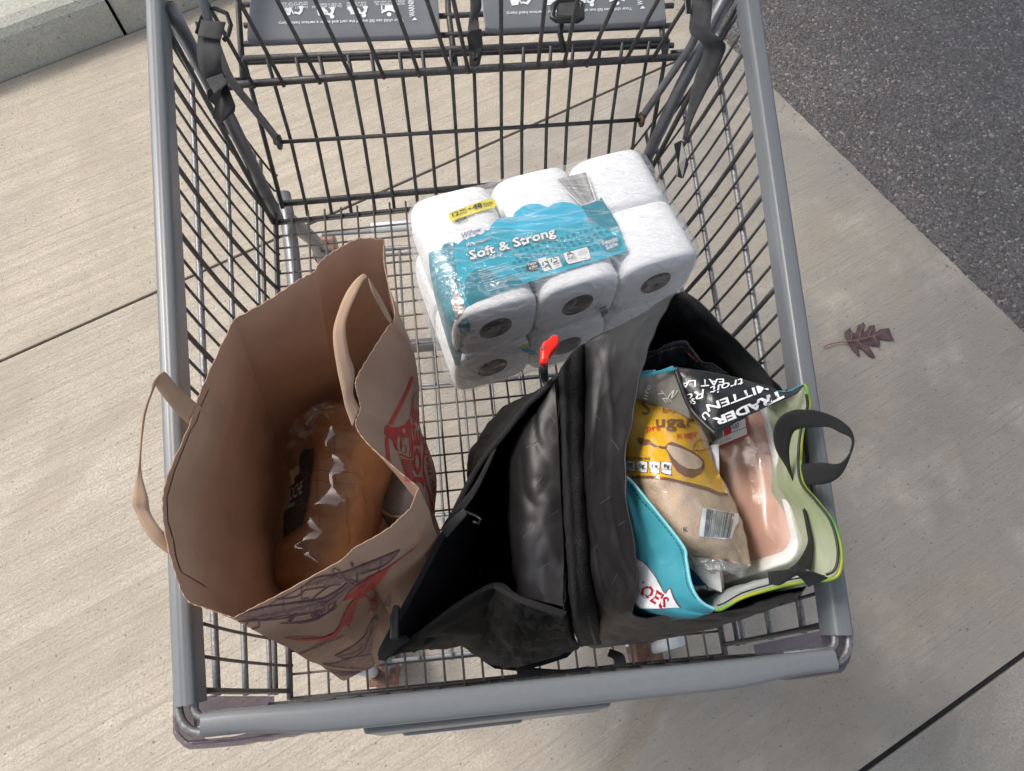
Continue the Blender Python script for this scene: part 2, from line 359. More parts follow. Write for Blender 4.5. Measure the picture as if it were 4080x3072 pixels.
def poly2(pts, step):
    V = [Vector(p) for p in pts]; n = len(V); E = [(i, (i + 1) % n) for i in range(n)]
    if step:
        W, E = [], []
        for i in range(n):
            a, b = V[i], V[(i + 1) % n]; k = max(1, int((b - a).length / step))
            for j in range(k): W.append(a + (b - a) * (j / k))
        V = W; n = len(V); E = [(i, (i + 1) % n) for i in range(n)]
        x0, x1 = min(p.x for p in V), max(p.x for p in V); y0, y1 = min(p.y for p in V), max(p.y for p in V)
        y = y0 + step * .5
        while y < y1:
            x = x0 + step * .5
            while x < x1: V.append(Vector((x, y))); x += step
            y += step
    r = delaunay_2d_cdt(V, E, [], 1, 1e-5)
    return [tuple(v) for v in r[0]], [tuple(f) for f in r[2]]
def decal(name, pts, objs, m, parent, lyr=1, step=12, base=.0004):
    V, Fc = poly2(pts, step); return lay(name, V, Fc, objs, m, parent, base + .00025 * lyr)
def multi(name, polys, objs, m, parent, lyr=1, step=0, base=.0004):
    VV, FF = [], []
    for p in polys:
        V, Fc = poly2(p, step); o = len(VV); VV += V; FF += [tuple(i + o for i in f) for f in Fc]
    return lay(name, VV, FF, objs, m, parent, base + .00025 * lyr)
def stroke2(pts, wd, taper=False, n=None):
    P = [Vector(p).to_2d() for p in pts]
    if len(P) > 2:
        n = n or (len(P) * 5); P3 = [Vector((p.x, p.y, 0)) for p in P]; P = [cr(P3, i / (n - 1)).to_2d() for i in range(n)]
    L, Rr = [], []
    for i, p in enumerate(P):
        d = (P[min(i + 1, len(P) - 1)] - P[max(i - 1, 0)]); d = d.normalized() if d.length > 0 else Vector((1, 0)); q = Vector((-d.y, d.x))
        ww = wd * .5 * (1 if not taper else max(.12, math.sin(math.pi * min(1, (i + .3) / len(P)))))
        L.append(p + q * ww); Rr.append(p - q * ww)
    V = [tuple(p) for p in L + Rr]; k = len(L)
    return V, [(i, i + 1, k + i + 1, k + i) for i in range(k - 1)]
def strokes(name, lst, objs, m, parent, lyr=1, base=.0004):
    VV, FF = [], []
    for s in lst:
        V, Fc = stroke2(*s); o = len(VV); VV += V; FF += [tuple(i + o for i in f) for f in Fc]
    return lay(name, VV, FF, objs, m, parent, base + .00025 * lyr)
TXT = {}
def text2(body, bold=0.0, shear=0.0):
    key = (body, bold, shear)
    if key not in TXT:
        c = bpy.data.curves.new('lettering_curve', 'FONT'); c.body = body; c.size = 1; c.resolution_u = 2; c.offset = bold; c.shear = shear; c.fill_mode = 'FRONT'
        o = bpy.data.objects.new('lettering_curve', c); COL.objects.link(o)
        bpy.context.view_layer.update(); me = bpy.data.meshes.new_from_object(o.evaluated_get(bpy.context.evaluated_depsgraph_get()))
        TXT[key] = ([(v.co.x, v.co.y) for v in me.vertices], [tuple(p.vertices) for p in me.polygons])
        bpy.data.objects.remove(o); bpy.data.curves.remove(c); bpy.data.meshes.remove(me)
    return TXT[key]
def text_px(body, p0, p1, h, up=None, bold=0.0, shear=0.0):
    V, Fc = text2(body, bold, shear); x0 = min(v[0] for v in V); x1 = max(v[0] for v in V)
    p0, p1 = Vector(p0), Vector(p1); d = p1 - p0
    u = Vector(up).normalized() if up else Vector((d.y, -d.x)).normalized()
    return [tuple(p0 + d * ((v[0] - x0) / (x1 - x0)) + u * (v[1] / .69 * h)) for v in V], Fc
def lettering(body, p0, p1, h, objs, m, parent, lyr=3, up=None, bold=0.0, shear=0.0, base=.0004, name='lettering'):
    V, Fc = text_px(body, p0, p1, h, up, bold, shear); return lay(name, V, Fc, objs, m, parent, base + .00025 * lyr)
def barcode(name, quad, objs, m, parent, lyr=3, n=38, base=.0004, seed=1):
    rr = random.Random(seed); a, b, c, d = [Vector(p) for p in quad]; polys = []; x = 0.02
    while x < .97:
        wd = rr.choice((.006, .008, .012, .018)); p = [lerp(a, b, x), lerp(a, b, min(.99, x + wd)), lerp(d, c, min(.99, x + wd)), lerp(d, c, x)]
        k = 4; V = []
        polys.append([tuple(q) for q in p]); x += wd + rr.choice((.007, .01, .016))
    VV, FF = [], []
    for p in polys:
        q = [Vector(s) for s in p]; o = len(VV)
        for j in range(7): VV += [tuple(lerp(q[0], q[3], j / 6)), tuple(lerp(q[1], q[2], j / 6))]
        FF += [(o + 2 * j, o + 2 * j + 1, o + 2 * j + 3, o + 2 * j + 2) for j in range(6)]
    return lay(name, VV, FF, objs, m, parent, base + .00025 * lyr)
def ring2(cx, cy, rx, ry, n=20, rot=0.0):
    return [(cx + math.cos(2 * math.pi * i / n) * rx * math.cos(rot) - math.sin(2 * math.pi * i / n) * ry * math.sin(rot),
             cy + math.cos(2 * math.pi * i / n) * rx * math.sin(rot) + math.sin(2 * math.pi * i / n) * ry * math.cos(rot)) for i in range(n)]

# ================================================================== THE SETTING
def clip(poly, p, nrm):
    out = []
    for i in range(len(poly)):
        a, b = poly[i], poly[(i + 1) % len(poly)]; da, db = (a - p).dot(nrm), (b - p).dot(nrm)
        if da >= 0: out.append(a)
        if (da >= 0) != (db >= 0): out.append(a + (b - a) * (da / (da - db)))
    return out
def line2(u0, v0, u1, v1):
    a, b = at(u0, v0, 0).to_2d(), at(u1, v1, 0).to_2d(); d = (b - a).normalized(); return a, d, Vector((-d.y, d.x))
def side(l, px): return 1 if (at(*px, 0).to_2d() - l[0]).dot(l[2]) > 0 else -1
def slab(name, poly, m, top=0.0, th=.1, bev=.0025):
    out_ = []
    for i in range(len(poly)):
        a, b = poly[i], poly[(i + 1) % len(poly)]; out_.append(a)
        if abs((a - AS[0]).dot(AS[2])) < .01 and abs((b - AS[0]).dot(AS[2])) < .01:
            k_ = 400; sg_ = side(AS, (1000, 900))
            for j in range(1, k_):
                q = a + (b - a) * (j / k_); out_.append(q + AS[2] * sg_ * (.0015 + .003 * nz((q.x, q.y, 0), 30) + .002 * nz((q.x, q.y, 0), 90)))
    poly = out_
    n = len(poly)
    if sum(poly[i].x * poly[(i + 1) % n].y - poly[(i + 1) % n].x * poly[i].y for i in range(n)) < 0: poly = list(reversed(poly))
    V = [Vector((p.x, p.y, top)) for p in poly] + [Vector((p.x, p.y, top - th)) for p in poly]
    Fc = [tuple(range(n)), tuple(reversed(range(n, 2 * n)))] + [(i, i + n, (i + 1) % n + n, (i + 1) % n) for i in range(n)]
    o = obj(name, V, Fc, m, smooth=False); bevel(o, bev, 3); return structure(o)
J1 = line2(0, 780, 1440, 141); J2 = line2(1865, 1666, 2212, 1415); AS = line2(1672, 190, 2212, 715); KB = line2(0, 180, 312, 60)
broom_dir = at(300, 600, 0) - at(0, 700, 0); BR = math.atan2(J1[1].y, J1[1].x)
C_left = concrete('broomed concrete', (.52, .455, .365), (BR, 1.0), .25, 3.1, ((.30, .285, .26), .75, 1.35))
def spot(u, v, ra, rb_, u2, v2, st_):
    a, b = at(u, v, 0), at(u2, v2, 0) - at(u, v, 0); return (a.x, a.y, ra, rb_, math.atan2(b.y, b.x), st_)
SP = [spot(1390, 1545, .16, .035, 1330, 1650, .75), spot(1440, 1470, .10, .03, 1390, 1545, .6), spot(1345, 1640, .12, .03, 1300, 1700, .65), spot(1770, 1540, .20, .10, 1850, 1460, .45), spot(1950, 1330, .25, .10, 2060, 1250, .3), spot(660, 130, .07, .03, 700, 120, .35), spot(740, 560, .05, .04, 760, 520, .3)]
C_mid = concrete('worn shade-toned concrete', (.51, .45, .37), (BR, .95), .40, 11.3, ((.25, .245, .232), .35, .85), SP)  # worn and stained; the grey side mix also paints shade on the right
C_far = concrete('shade-greyed concrete', (.36, .335, .295), (BR, .25), .55, 23.7)  # darker, greyer base: shade of the right side put into the slab colour
C_kerb = concrete('kerb concrete', (.46, .455, .395), (BR, .15), .35, 31.0)
big = [Vector((-9, -9)), Vector((9, -9)), Vector((9, 9)), Vector((-9, 9))]
walk = clip(big, AS[0], AS[2] * side(AS, (1000, 900)))
walk = clip(walk, KB[0], KB[2] * side(KB, (1000, 900)))
s1 = side(J1, (1000, 100)); s2 = side(J2, (2200, 1650))
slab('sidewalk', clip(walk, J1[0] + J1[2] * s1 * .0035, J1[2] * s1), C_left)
midp = clip(clip(walk, J1[0] - J1[2] * s1 * .0035, -J1[2] * s1), J2[0] - J2[2] * s2 * .0055, -J2[2] * s2)
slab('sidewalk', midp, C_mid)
slab('sidewalk', clip(clip(walk, J2[0] + J2[2] * s2 * .0055, J2[2] * s2), J1[0], -J1[2] * s1), C_far)
black_fill = mat('joint filler', (.018, .018, .016), .9, 0, .3, 40)
for J_, hw_ in ((J1, .006), (J2, .008)):
    a_, b_ = J_[0] - J_[1] * 9, J_[0] + J_[1] * 9; o_ = J_[2] * hw_
    qs = clip([a_ - o_, b_ - o_, b_ + o_, a_ + o_], AS[0], AS[2] * side(AS, (1000, 900)))
    structure(obj('joint_filler', [Vector((q.x, q.y, -.008)) for q in qs], [tuple(range(len(qs)))], black_fill, smooth=False))
# road, a little below the walk
ro = clip(big, AS[0] + AS[2] * -side(AS, (1000, 900)) * -.0, AS[2] * -side(AS, (1000, 900)))
road = obj('road', [Vector((p.x, p.y, -.016)) for p in ro], [tuple(range(len(ro)))], asphalt(), smooth=False); structure(road)
if road.data.polygons[0].normal.z < 0: road.data.flip_normals()
# earth below everything, out to the horizon
g = obj('ground', [Vector((-200, -200, -.13)), Vector((200, -200, -.13)), Vector((200, 200, -.13)), Vector((-200, 200, -.13))], [(0, 1, 2, 3)], mat('packed earth', (.10, .09, .075), .95, 0, .2, 3), smooth=False); structure(g)
# road aggregate: small stones standing proud of the tar
rr = random.Random(5)
aN = AS[2] * -side(AS, (1000, 900))
stone_cols = [mat('grey stones', (.12, .113, .11), .8, 0, .35, 90), mat('tan stones', (.18, .142, .12), .8, 0, .35, 90), mat('pale stones', (.27, .25, .23), .8, 0, .2, 90)]
for si, (cnt, mm) in enumerate(zip((8000, 3600, 900), stone_cols)):
    VV, FF = [], []
    for k in range(cnt):
        a = rr.uniform(-.5, 2.9); dd = abs(rr.gauss(0, .55)) if si < 2 else abs(rr.gauss(0, .55)); p = AS[0] - AS[1] * .6 + AS[1] * a + aN * (.003 + dd)
        r = (rr.uniform(.0016, .0042), rr.uniform(.0022, .0055), rr.uniform(.0025, .007))[si] * (1.0 if rr.random() < .93 else 1.5); th = rr.uniform(0, 6.28); z0 = -.017 + r * .15
        if si == 2 and k % 6 == 0: p = AS[0] - AS[1] * .6 + AS[1] * a - aN * (.006 + abs(rr.gauss(0, .03))); z0 = .0003; r *= .55
        o = len(VV)
        ring = [(math.cos(th + i * math.pi / 3) * r * rr.uniform(.7, 1.15), math.sin(th + i * math.pi / 3) * r * rr.uniform(.7, 1.15)) for i in range(6)]
        VV += [Vector((p.x + x, p.y + y, z0)) for x, y in ring] + [Vector((p.x + x * .62, p.y + y * .62, z0 + r * rr.uniform(.4, .75))) for x, y in ring]
        FF += [(o + i, o + (i + 1) % 6, o + 6 + (i + 1) % 6, o + 6 + i) for i in range(6)] + [tuple(o + 6 + i for i in range(6))]
    st = obj(('grey_aggregate', 'tan_aggregate', 'pale_grit')[si], VV, FF, mm, smooth=False); st['kind'] = 'stuff'
    st['label'] = ('fine grey stones bedded in the dark asphalt', 'tan pebbles bedded in the dark asphalt', 'pale loose grit along the asphalt edge')[si]; st['category'] = ('aggregate', 'aggregate', 'grit')[si]
# kerb in two lengths with an open crack between them
kn = KB[2] * -side(KB, (1000, 900))
prof = [(0, -.1), (0.004, .0), (.012, .085), (.02, .105), (.035, .122), (.06, .132), (.11, .136), (3.0, .142), (3.0, -.1)]
ck = at(272, 75, 0).to_2d(); tk = (ck - KB[0]).dot(KB[1])
for (t0, t1) in ((tk - 6, tk - .005), (tk + .005, tk + 6)):
    V = []; n = len(prof)
    ts = [t0, t1]
    for t in ts:
        for (dx, z) in prof:
            skew = (.10 * min(dx, .5)) 
            p = KB[0] + KB[1] * (t - skew) + kn * (dx); V.append(Vector((p.x, p.y, z)))
    Fc = [(i, (i + 1) % n, (i + 1) % n + n, i + n) for i in range(n)] + [tuple(range(n)), tuple(reversed(range(n, 2 * n)))]
    o = obj('kerb', V, Fc, C_kerb, smooth=False); structure(o); bevel(o, .004, 2)
# added slab, out of view: blocks overhead sky, leaving daylight from the sides
def bx(name, x0, x1, y0, y1, z0, z1, m):
    V, Fc = box_data(Vector(((x0 + x1) / 2, (y0 + y1) / 2, (z0 + z1) / 2)), Vector((1, 0, 0)), Vector((0, 1, 0)), Vector((0, 0, 1)), (x1 - x0) / 2, (y1 - y0) / 2, (z1 - z0) / 2)
    return structure(obj(name, V, Fc, m, smooth=False))
bx('sky_blocker', -1.1, 1.35, -12, 14, 3.3, 3.7, mat('sky blocker grey', (.30, .29, .27), .8))
# fallen oak leaf
c8 = crop(3000, 900, 1080, 1799)
ol = [(615,770),(600,740),(605,705),(640,680),(655,712),(675,715),(690,665),(730,645),(738,665),(725,705),(735,712),(765,668),(800,665),(800,700),(805,715),(840,690),(900,682),(905,710),(930,765),(880,765),(840,755),(815,760),(835,770),(833,810),(790,800),(765,795),(770,810),(808,875),(790,882),(745,858),(715,820),(690,815),(705,860),(695,872),(660,835),(625,790)]
V2, F2 = poly2([c8(*p) for p in ol], 5)
lc = at(*c8(740, 740), 0)
V = []
for p in V2:
    q = at(p[0], p[1], 0); q.z = .003 + .006 * abs(nz(q, 24)) + .05 * max(0, (q - lc).length - .03) ** 1 * .25; V.append(q)
lf = thing('oak_leaf', 'dry purple brown oak leaf lying on the concrete right of the cart', 'leaf', (lc.x, lc.y, 0))
lo = obj('blade', V, F2, M['leaf'], lf); solid(lo, .0006, 1)
mv = [at(*c8(*p), z) for p, z in (((470, 805), .006), ((500, 787), .008), ((560, 773), .008), ((620, 768), .009), ((700, 755), .012), ((780, 735), .012), ((850, 712), .012))]
tube('stem', mv, .0022, M['leaf_vein'], lf, 6, r2=.001)
for a, b in (((650, 765), (660, 700)), ((700, 755), (722, 670)), ((690, 757), (740, 830)), ((760, 740), (790, 680)), ((800, 730), (830, 790))):
    tube('vein', [at(*c8(*a), .0125), at(*c8(*b), .010)], .0008, M['leaf_vein'], lf, 5)

# ================================================================== SHOPPING CART
cart = thing('shopping_cart', 'grey wire shopping cart holding the paper bag, black bag and tissue pack', 'shopping cart', (0, .5, 0))
RL0, RL1 = Vector((-.2965, .003, .92)), Vector((-.3684, .7965, .98)); RR0, RR1 = Vector((.2965, -.0038, .92)), Vector((.3690, .7965, .983))
def railp(s, y):
    a, b = (RL0, RL1) if s < 0 else (RR0, RR1); return a + (b - a) * ((y - a.y) / (b.y - a.y))
FLc = {(-1, 0): Vector((-.2822, .0057, .61)), (1, 0): Vector((.2825, .0024, .61)), (-1, 1): Vector((-.3066, .7168, .655)), (1, 1): Vector((.2836, .7443, .655))}
def floorp(s, t): return lerp(FLc[(s, 0)], FLc[(s, 1)], t)
def floorxy(fx, t): return lerp(floorp(-1, t), floorp(1, t), fx)
def extr(prof, path, closed_prof=True, scales=None):
    """sweep a 2-D outline (across, up) along a path"""
    V = []; n = len(prof)
    for i, p in enumerate(path):
        a = path[max(0, i - 1)]; b = path[min(len(path) - 1, i + 1)]; t = (b - a).normalized(); x = t.cross(Vector((0, 0, 1))).normalized(); u = x.cross(t)
        sx, su, dx = scales[i] if scales else (1, 1, 0)
        for (q, h) in prof: V.append(p + x * (q * sx + dx) + u * (h * su))
    Fc = [(i * n + k, i * n + (k + 1) % n, (i + 1) * n + (k + 1) % n, (i + 1) * n + k) for i in range(len(path) - 1) for k in range(n)]
    Fc += [tuple(reversed(range(n))), tuple((len(path) - 1) * n + k for k in range(n))]
    return V, Fc
# profile with rounded shoulders and shallow ribs on top
hw = .0100
prof = [(-hw, -.024), (-hw, -.004), (-hw * .9, .0035), (-hw * .62, .0060), (-hw * .5, .0060), (-hw * .38, .0065), (-hw * .12, .0067), (0, .0065), (hw * .12, .0067), (hw * .38, .0065), (hw * .5, .0060), (hw * .62, .0060), (hw * .9, .0035), (hw, -.004), (hw, -.024)]
for s in (-1, 1):
    V, Fc = extr(prof, [railp(s, y) for y in [.004 + i * (1.16 / 24) for i in range(25)]])
    o = obj('rail_cover', V, Fc, M['cover'], cart); e = o.modifiers.new('edge', 'EDGE_SPLIT'); e.split_angle = math.radians(50)
pf = [(-1, -1.9), (-1, -.25), (-.92, .2), (-.7, .48), (-.3, .56), (.3, .56), (.7, .48), (.92, .2), (1, -.25), (1, -1.9)]
pth, sc = [], []
for i in range(25):
    t = i / 24; x = lerp(-.2815, .284, t); k = math.sin(math.pi * t); kk = max(0, min(1, (k - .18) / .35))
    pth.append(Vector((x, -.0122 - .004 * kk - .0035 * t, .92))); sc.append((lerp(.0100, .0128, kk), .0122, 0))
V, Fc = extr(pf, pth, scales=sc); o = obj('front_cover', V, Fc, M['cover'], cart); e = o.modifiers.new('edge', 'EDGE_SPLIT'); e.split_angle = math.radians(50)
# twin top wires that come out of the covers at the corners
for s in (-1, 1):
    for off, rad in ((.0062, .026), (-.0062, .011)):
        a = railp(s, .06) + Vector((s * off, 0, -.004)); c = Vector((railp(s, 0).x + s * off, -.0135 - off * 1.0, .916)); b = Vector((s * .24, -.0135 - off * 1.0, .916))
        tube('corner_wire', rounded([a, c, b], rad, 7), .0038, M['wire_light'], cart, 10)
# corner bumpers
for s in (-1, 1):
    path = rounded([Vector((s * .175, -.018, 0)), Vector((s * .235, -.0235, 0)), Vector((s * .3075, -.0245, 0)), Vector((s * .3085, .016, 0))], .026, 8)
    V = []; lev = [(0, .905), (.004, .895), (.005, .87), (.003, .85)]
    for i, p in enumerate(path):
        a, b = path[max(0, i - 1)], path[min(len(path) - 1, i + 1)]; t = (b - a).normalized(); nn = Vector((t.y, -t.x, 0)) * s
        if nn.dot(p - Vector((0, .1, 0))) < 0: nn = -nn
        for (d, z) in lev: V.append(Vector((p.x, p.y, z)) + nn * (d + .0012 * math.sin(i * .9) ** 2))
    o = obj('corner_bumper', V, grid_faces(len(lev), len(path)), M['purple'], cart); solid(o, .004, -1)
    # inner web of the bumper, seen through the side wires
    V = [Vector((s * .300, .03, .885)), Vector((s * .20, .004, .885)), Vector((s * .20, -.010, .875)), Vector((s * .305, -.010, .875)), Vector((s * .302, .035, .85)), Vector((s * .22, .006, .845))]
    o = obj('bumper_web', [Vector((s * .304, .012, .885)), Vector((s * .245, .006, .83)), Vector((s * .245, -.012, .83)), Vector((s * .30, -.014, .885))], [(0, 1, 2, 3)], M['purple'], cart, smooth=False); solid(o, .003, 0)
# sign plate below the front rail
V, Fc = box_data(Vector((-.035, -.0345, .83)), Vector((1, 0, 0)), Vector((0, 1, -.06)).normalized(), Vector((0, .06, 1)).normalized(), .115, .0045, .055)
o = obj('sign_plate', V, Fc, M['cover'], cart, smooth=False); bevel(o, .004, 3)
V, Fc = box_data(Vector((-.062, -.040, .77)), Vector((1, 0, 0)), Vector((0, 1, 0)), Vector((0, 0, 1)), .062, .004, .03)
o = obj('sign_plate', V, Fc, M['cover'], cart, smooth=False); bevel(o, .004, 3)
for x in (-.07, .06):
    V, Fc = box_data(Vector((x, -.027, .85)), Vector((1, 0, 0)), Vector((0, 1, 0)), Vector((0, 0, 1)), .012, .010, .02); o = obj('sign_clip', V, Fc, M['cover'], cart, smooth=False); bevel(o, .002, 2)
# side panels
def panelp(s, y, k):
    a = railp(s, y) + Vector((-s * .003, 0, -.018)); t = (y - .0057) / .72; b = floorp(s, t) + Vector((s * .002, 0, .0))
    b.y = y if t < 1.02 else lerp(y, b.y, .5)
    p = lerp(a, b, k); p.x += s * (.010 * math.sin(math.pi * min(1, k)) * (1 if k < .9 else 1)) * .6
    return p
thick = {0, 4, 8, 12, 16, 19, 23}
for s in (-1, 1):
    ys = [.012 + i * .79 / 20 for i in range(21)]
    hz = [tube_data([panelp(s, y, k) + Vector((s * .006, 0, 0)) for y in ys], r, 8) for k, r in ((.575, .0037), (.845, .0033))]
    panel = obj('side_panel', *join(hz), M['wire_light'], cart)
    for k, r in ((.27, .0040), (.91, .0031)):
        tube('wire', [panelp(s, y, k) + Vector((s * .006, 0, 0)) for y in ys], r, M['wire_light'] if k < .5 else M['wire'], panel, 8)
    for i in range(0, 27):
        y = .016 + .030 * i
        lean = 0.0
        pts = [panelp(s, y, k) for k in (0, .2, .4, .6, .8, .93)]
        e = panelp(s, y, 1.0); e.x -= s * .001; pts.append(e)
        if i not in thick: pts.append(Vector((e.x - s * .006, e.y, e.z - .001)))
        tube('wire', pts, (.0030 if i in thick else .0018), M['wire'], panel, 8)
    # rear post of the side panel
    tube('rear_post', [railp(s, .80) + Vector((-s * .012, 0, -.01)), lerp(railp(s, .80), floorp(s, 1.0), .5) + Vector((-s * .010, .0, 0)), floorp(s, 1.0) + Vector((s * .004, .012, 0)), floorp(s, 1.0) + Vector((s * .004, .012, -.03))], .0095, M['tube'], cart, 12)
    tube('rear_post', [railp(s, .775) + Vector((-s * .006, 0, -.01)), floorp(s, 1.0) + Vector((s * .003, -.016, 0))], .0038, M['wire'], cart, 8)
# basket floor
fl = obj('basket_floor', *join([tube_data([floorp(s, t / 12) for t in range(13)], .0042, 8) for s in (-1, 1)] + [tube_data([floorp(-1, .0), floorp(1, .0)], .0030, 8), tube_data([floorp(-1, 1) + Vector((0, -.012, -.004)), floorp(1, 1) + Vector((0, -.012, -.004))], .0038, 8)]), M['wire'], cart)
for i in range(1, 23):
    fx = i / 23.0
    tube('wire', [floorxy(fx, t / 6) + Vector((0, 0, .0016)) for t in range(7)], .0016, M['wire_rust'], fl, 6)
y = .030
while y < .705:
    t = y / .72; tube('wire', [floorxy(0, t) + Vector((0, 0, -.0016)), floorxy(.5, t) + Vector((0, 0, -.0016)), floorxy(1, t) + Vector((0, 0, -.0016))], .0016, M['wire_rust'], fl, 6); y += lerp(.0285, .0215, t)
# front panel
fp = obj('front_panel', *join([tube_data([lerp(Vector((-.284, -.012, .90)), FLc[(-1, 0)], k), lerp(Vector((.284, -.014, .90)), FLc[(1, 0)], k)], .0034, 8) for k in (.33, .66)]), M['wire'], cart)
for i in range(19):
    x = lerp(-.27, .27, i / 18); tube('wire', [Vector((x, -.008, .90)), Vector((x * .99, -.003, .76)), Vector((x * .985, .002, .612))], .0019, M['wire'], fp, 6)
# rear gate, leaning back
def gatep(x, z): return Vector((x, .735 + (z - .655) * .445, z))
gb = obj('rear_gate', *join([tube_data([gatep(-.298, .652) + Vector((0, .006, 0)), gatep(.292, .668) + Vector((0, .006, 0))], .0052, 10), tube_data([gatep(-.3, .86), gatep(.3, .86)], .0045, 10), tube_data([gatep(-.297, .65), gatep(-.300, .86)], .0035, 8), tube_data([gatep(.290, .65), gatep(.300, .86)], .0035, 8)]), M['wire'], cart)
xs = []; x = -.262; tog = 0
while x < .285: xs.append(x); x += (.0385, .0315)[tog]; tog ^= 1
for x in xs:
    xb = x * .99; tube('wire', [gatep(xb, .642) + Vector((0, -.008, 0)), gatep(xb, .655) + Vector((0, -.004, 0)), gatep(lerp(xb, x, .5), .75), gatep(x * 1.02, .862) + Vector((0, -.004, 0))], .0027, M['wire'], gb, 8)
# link rod with eyes, and the arms of the child seat
rl, rrr = at(608, 300, .757), at(1380, 252, .760); rl.y -= .006; rrr.y -= .006
rod = tube('link_rod', [rl, lerp(rl, rrr, .5), rrr], .0030, M['wire'], cart, 8)
for s, p in ((-1, rl), (1, rrr)):
    tube('rod_eye', [p + Vector((s * .003, math.cos(a) * .0085, math.sin(a) * .0085)) for a in [k * 2 * math.pi / 14 for k in range(14)]], .0032, M['rusty'] if s > 0 else M['wire'], rod, 8, closed=True)
for s, pts in ((-1, [(598, 308, .752), (592, 292, .768), (545, 232, .815), (508, 186, .86), (486, 148, .90), (455, 60, .955), (430, -30, 1.0)]), (1, [(1384, 262, .752), (1392, 246, .768), (1430, 190, .815), (1468, 135, .86), (1498, 88, .90), (1522, 10, .955), (1545, -70, 1.0)])):
    tube('seat_arm', [cr([at(*p) for p in pts], i / 24) for i in range(25)], .0056, M['tube'], cart, 10)
# child seat: base wires, back wires, plates
BZ = .843
seat = obj('child_seat', *join([tube_data([at(500, 184, BZ), at(760, 165, BZ), at(1000, 150, BZ), at(1240, 137, BZ), at(1494, 121, BZ)], .0052, 10), tube_data([at(756, 168, BZ - .005), at(1225, 141, BZ - .005)], .0038, 8)]), M['wire'], cart)
for (v0, v1, z) in ((137, 98, .846), (97, 55, .850), (57, 12, .852), (12, -30, .854), (-30, -80, .856)):
    tube('wire', [at(527, v0 - 2, z), at(1000, (v0 + v1) / 2 - 2, z), at(1455, v1, z)], .0040, M['wire'], seat, 8)
for (u0, u1) in ((525, 515), (984, 968), (1436, 1425)):
    tube('wire', [at(u0, 172 - (u0 - 525) * .055, BZ), at(u1, 20, .852), at(u1 - 2, -90, .858)], .0044, M['wire'], seat, 8)
back = [(548, 183, 432, -20), (612, 180, 505, -20), (690, 174, 588, -20), (761, 168, 671, -20), (829, 163, 750, -20), (906, 159, 842, -20), (974, 154, 915, -20), (1012, 151, 975, -20), (1083, 147, 1082, -20), (1162, 141, 1180, -20), (1218, 139, 1252, -20), (1268, 137, 1340, -20), (1350, 130, 1432, -20), (1408, 126, 1512, -40)]
for (u0, v0, u1, v1) in back:
    a = at(u0, v0, BZ + .003); b = at(u1, v1, .985); c = at(u0 + (u0 - u1) * -.0, v0 + 4, BZ - .003)
    d = (b - a); tube('wire', [a + Vector((0, -.001, -.004)), lerp(a, b, .5), b, b + d * .35], .0029, M['wire'], seat, 8)
for s, (u, v) in ((-1, (505, 188)), (1, (1478, 126))):     # hooks at the bar ends
    p = at(u, v, BZ - .006); tube('hook', rounded([p + Vector((s * -.012, 0, 0)), p + Vector((s * .018, 0, 0)), p + Vector((s * .018, .016, -.004)), p + Vector((s * -.016, .016, -.004))], .008, 5), .0042, M['wire'], seat, 8)
cB = crop(900, 0, 1000, 2212); cS = crop(1700, 0, 1400, 2212)
ZP = .862
def plate(pts, bend):
    P = [at(*p, ZP) for p in pts]; n = 18
    V = []
    lowL, lowR, upR, upL = P
    rows = [(0.0, -.014, -.006), (0.0, -.010, 0.0), (0.0, 0, .002), (.5, 0, .003), (1.0, 0, .004)]
    for (t, dy, dz) in rows:
        for i in range(n):
            q = lerp(lerp(lowL, lowR, i / (n - 1)), lerp(upL, upR, i / (n - 1)), t); q = q + Vector((0, dy, dz + (.003 if (i in (0, n - 1)) else 0)))
            V.append(q)
    o = obj('seat_plate', V, grid_faces(n, len(rows)), M['seat'], cart); solid(o, .003, -1); bevel(o, .001, 2)
    return o
pl1 = plate([(536, 76), (950, 62), (936, -130), (556, -110)], 0)
pl2 = plate([(1046, 52), (1436, 34), (1420, -150), (1030, -130)], 0)
def rect_line(pts, wd): return [((pts[i], pts[(i + 1) % len(pts)]), wd) for i in range(len(pts))]
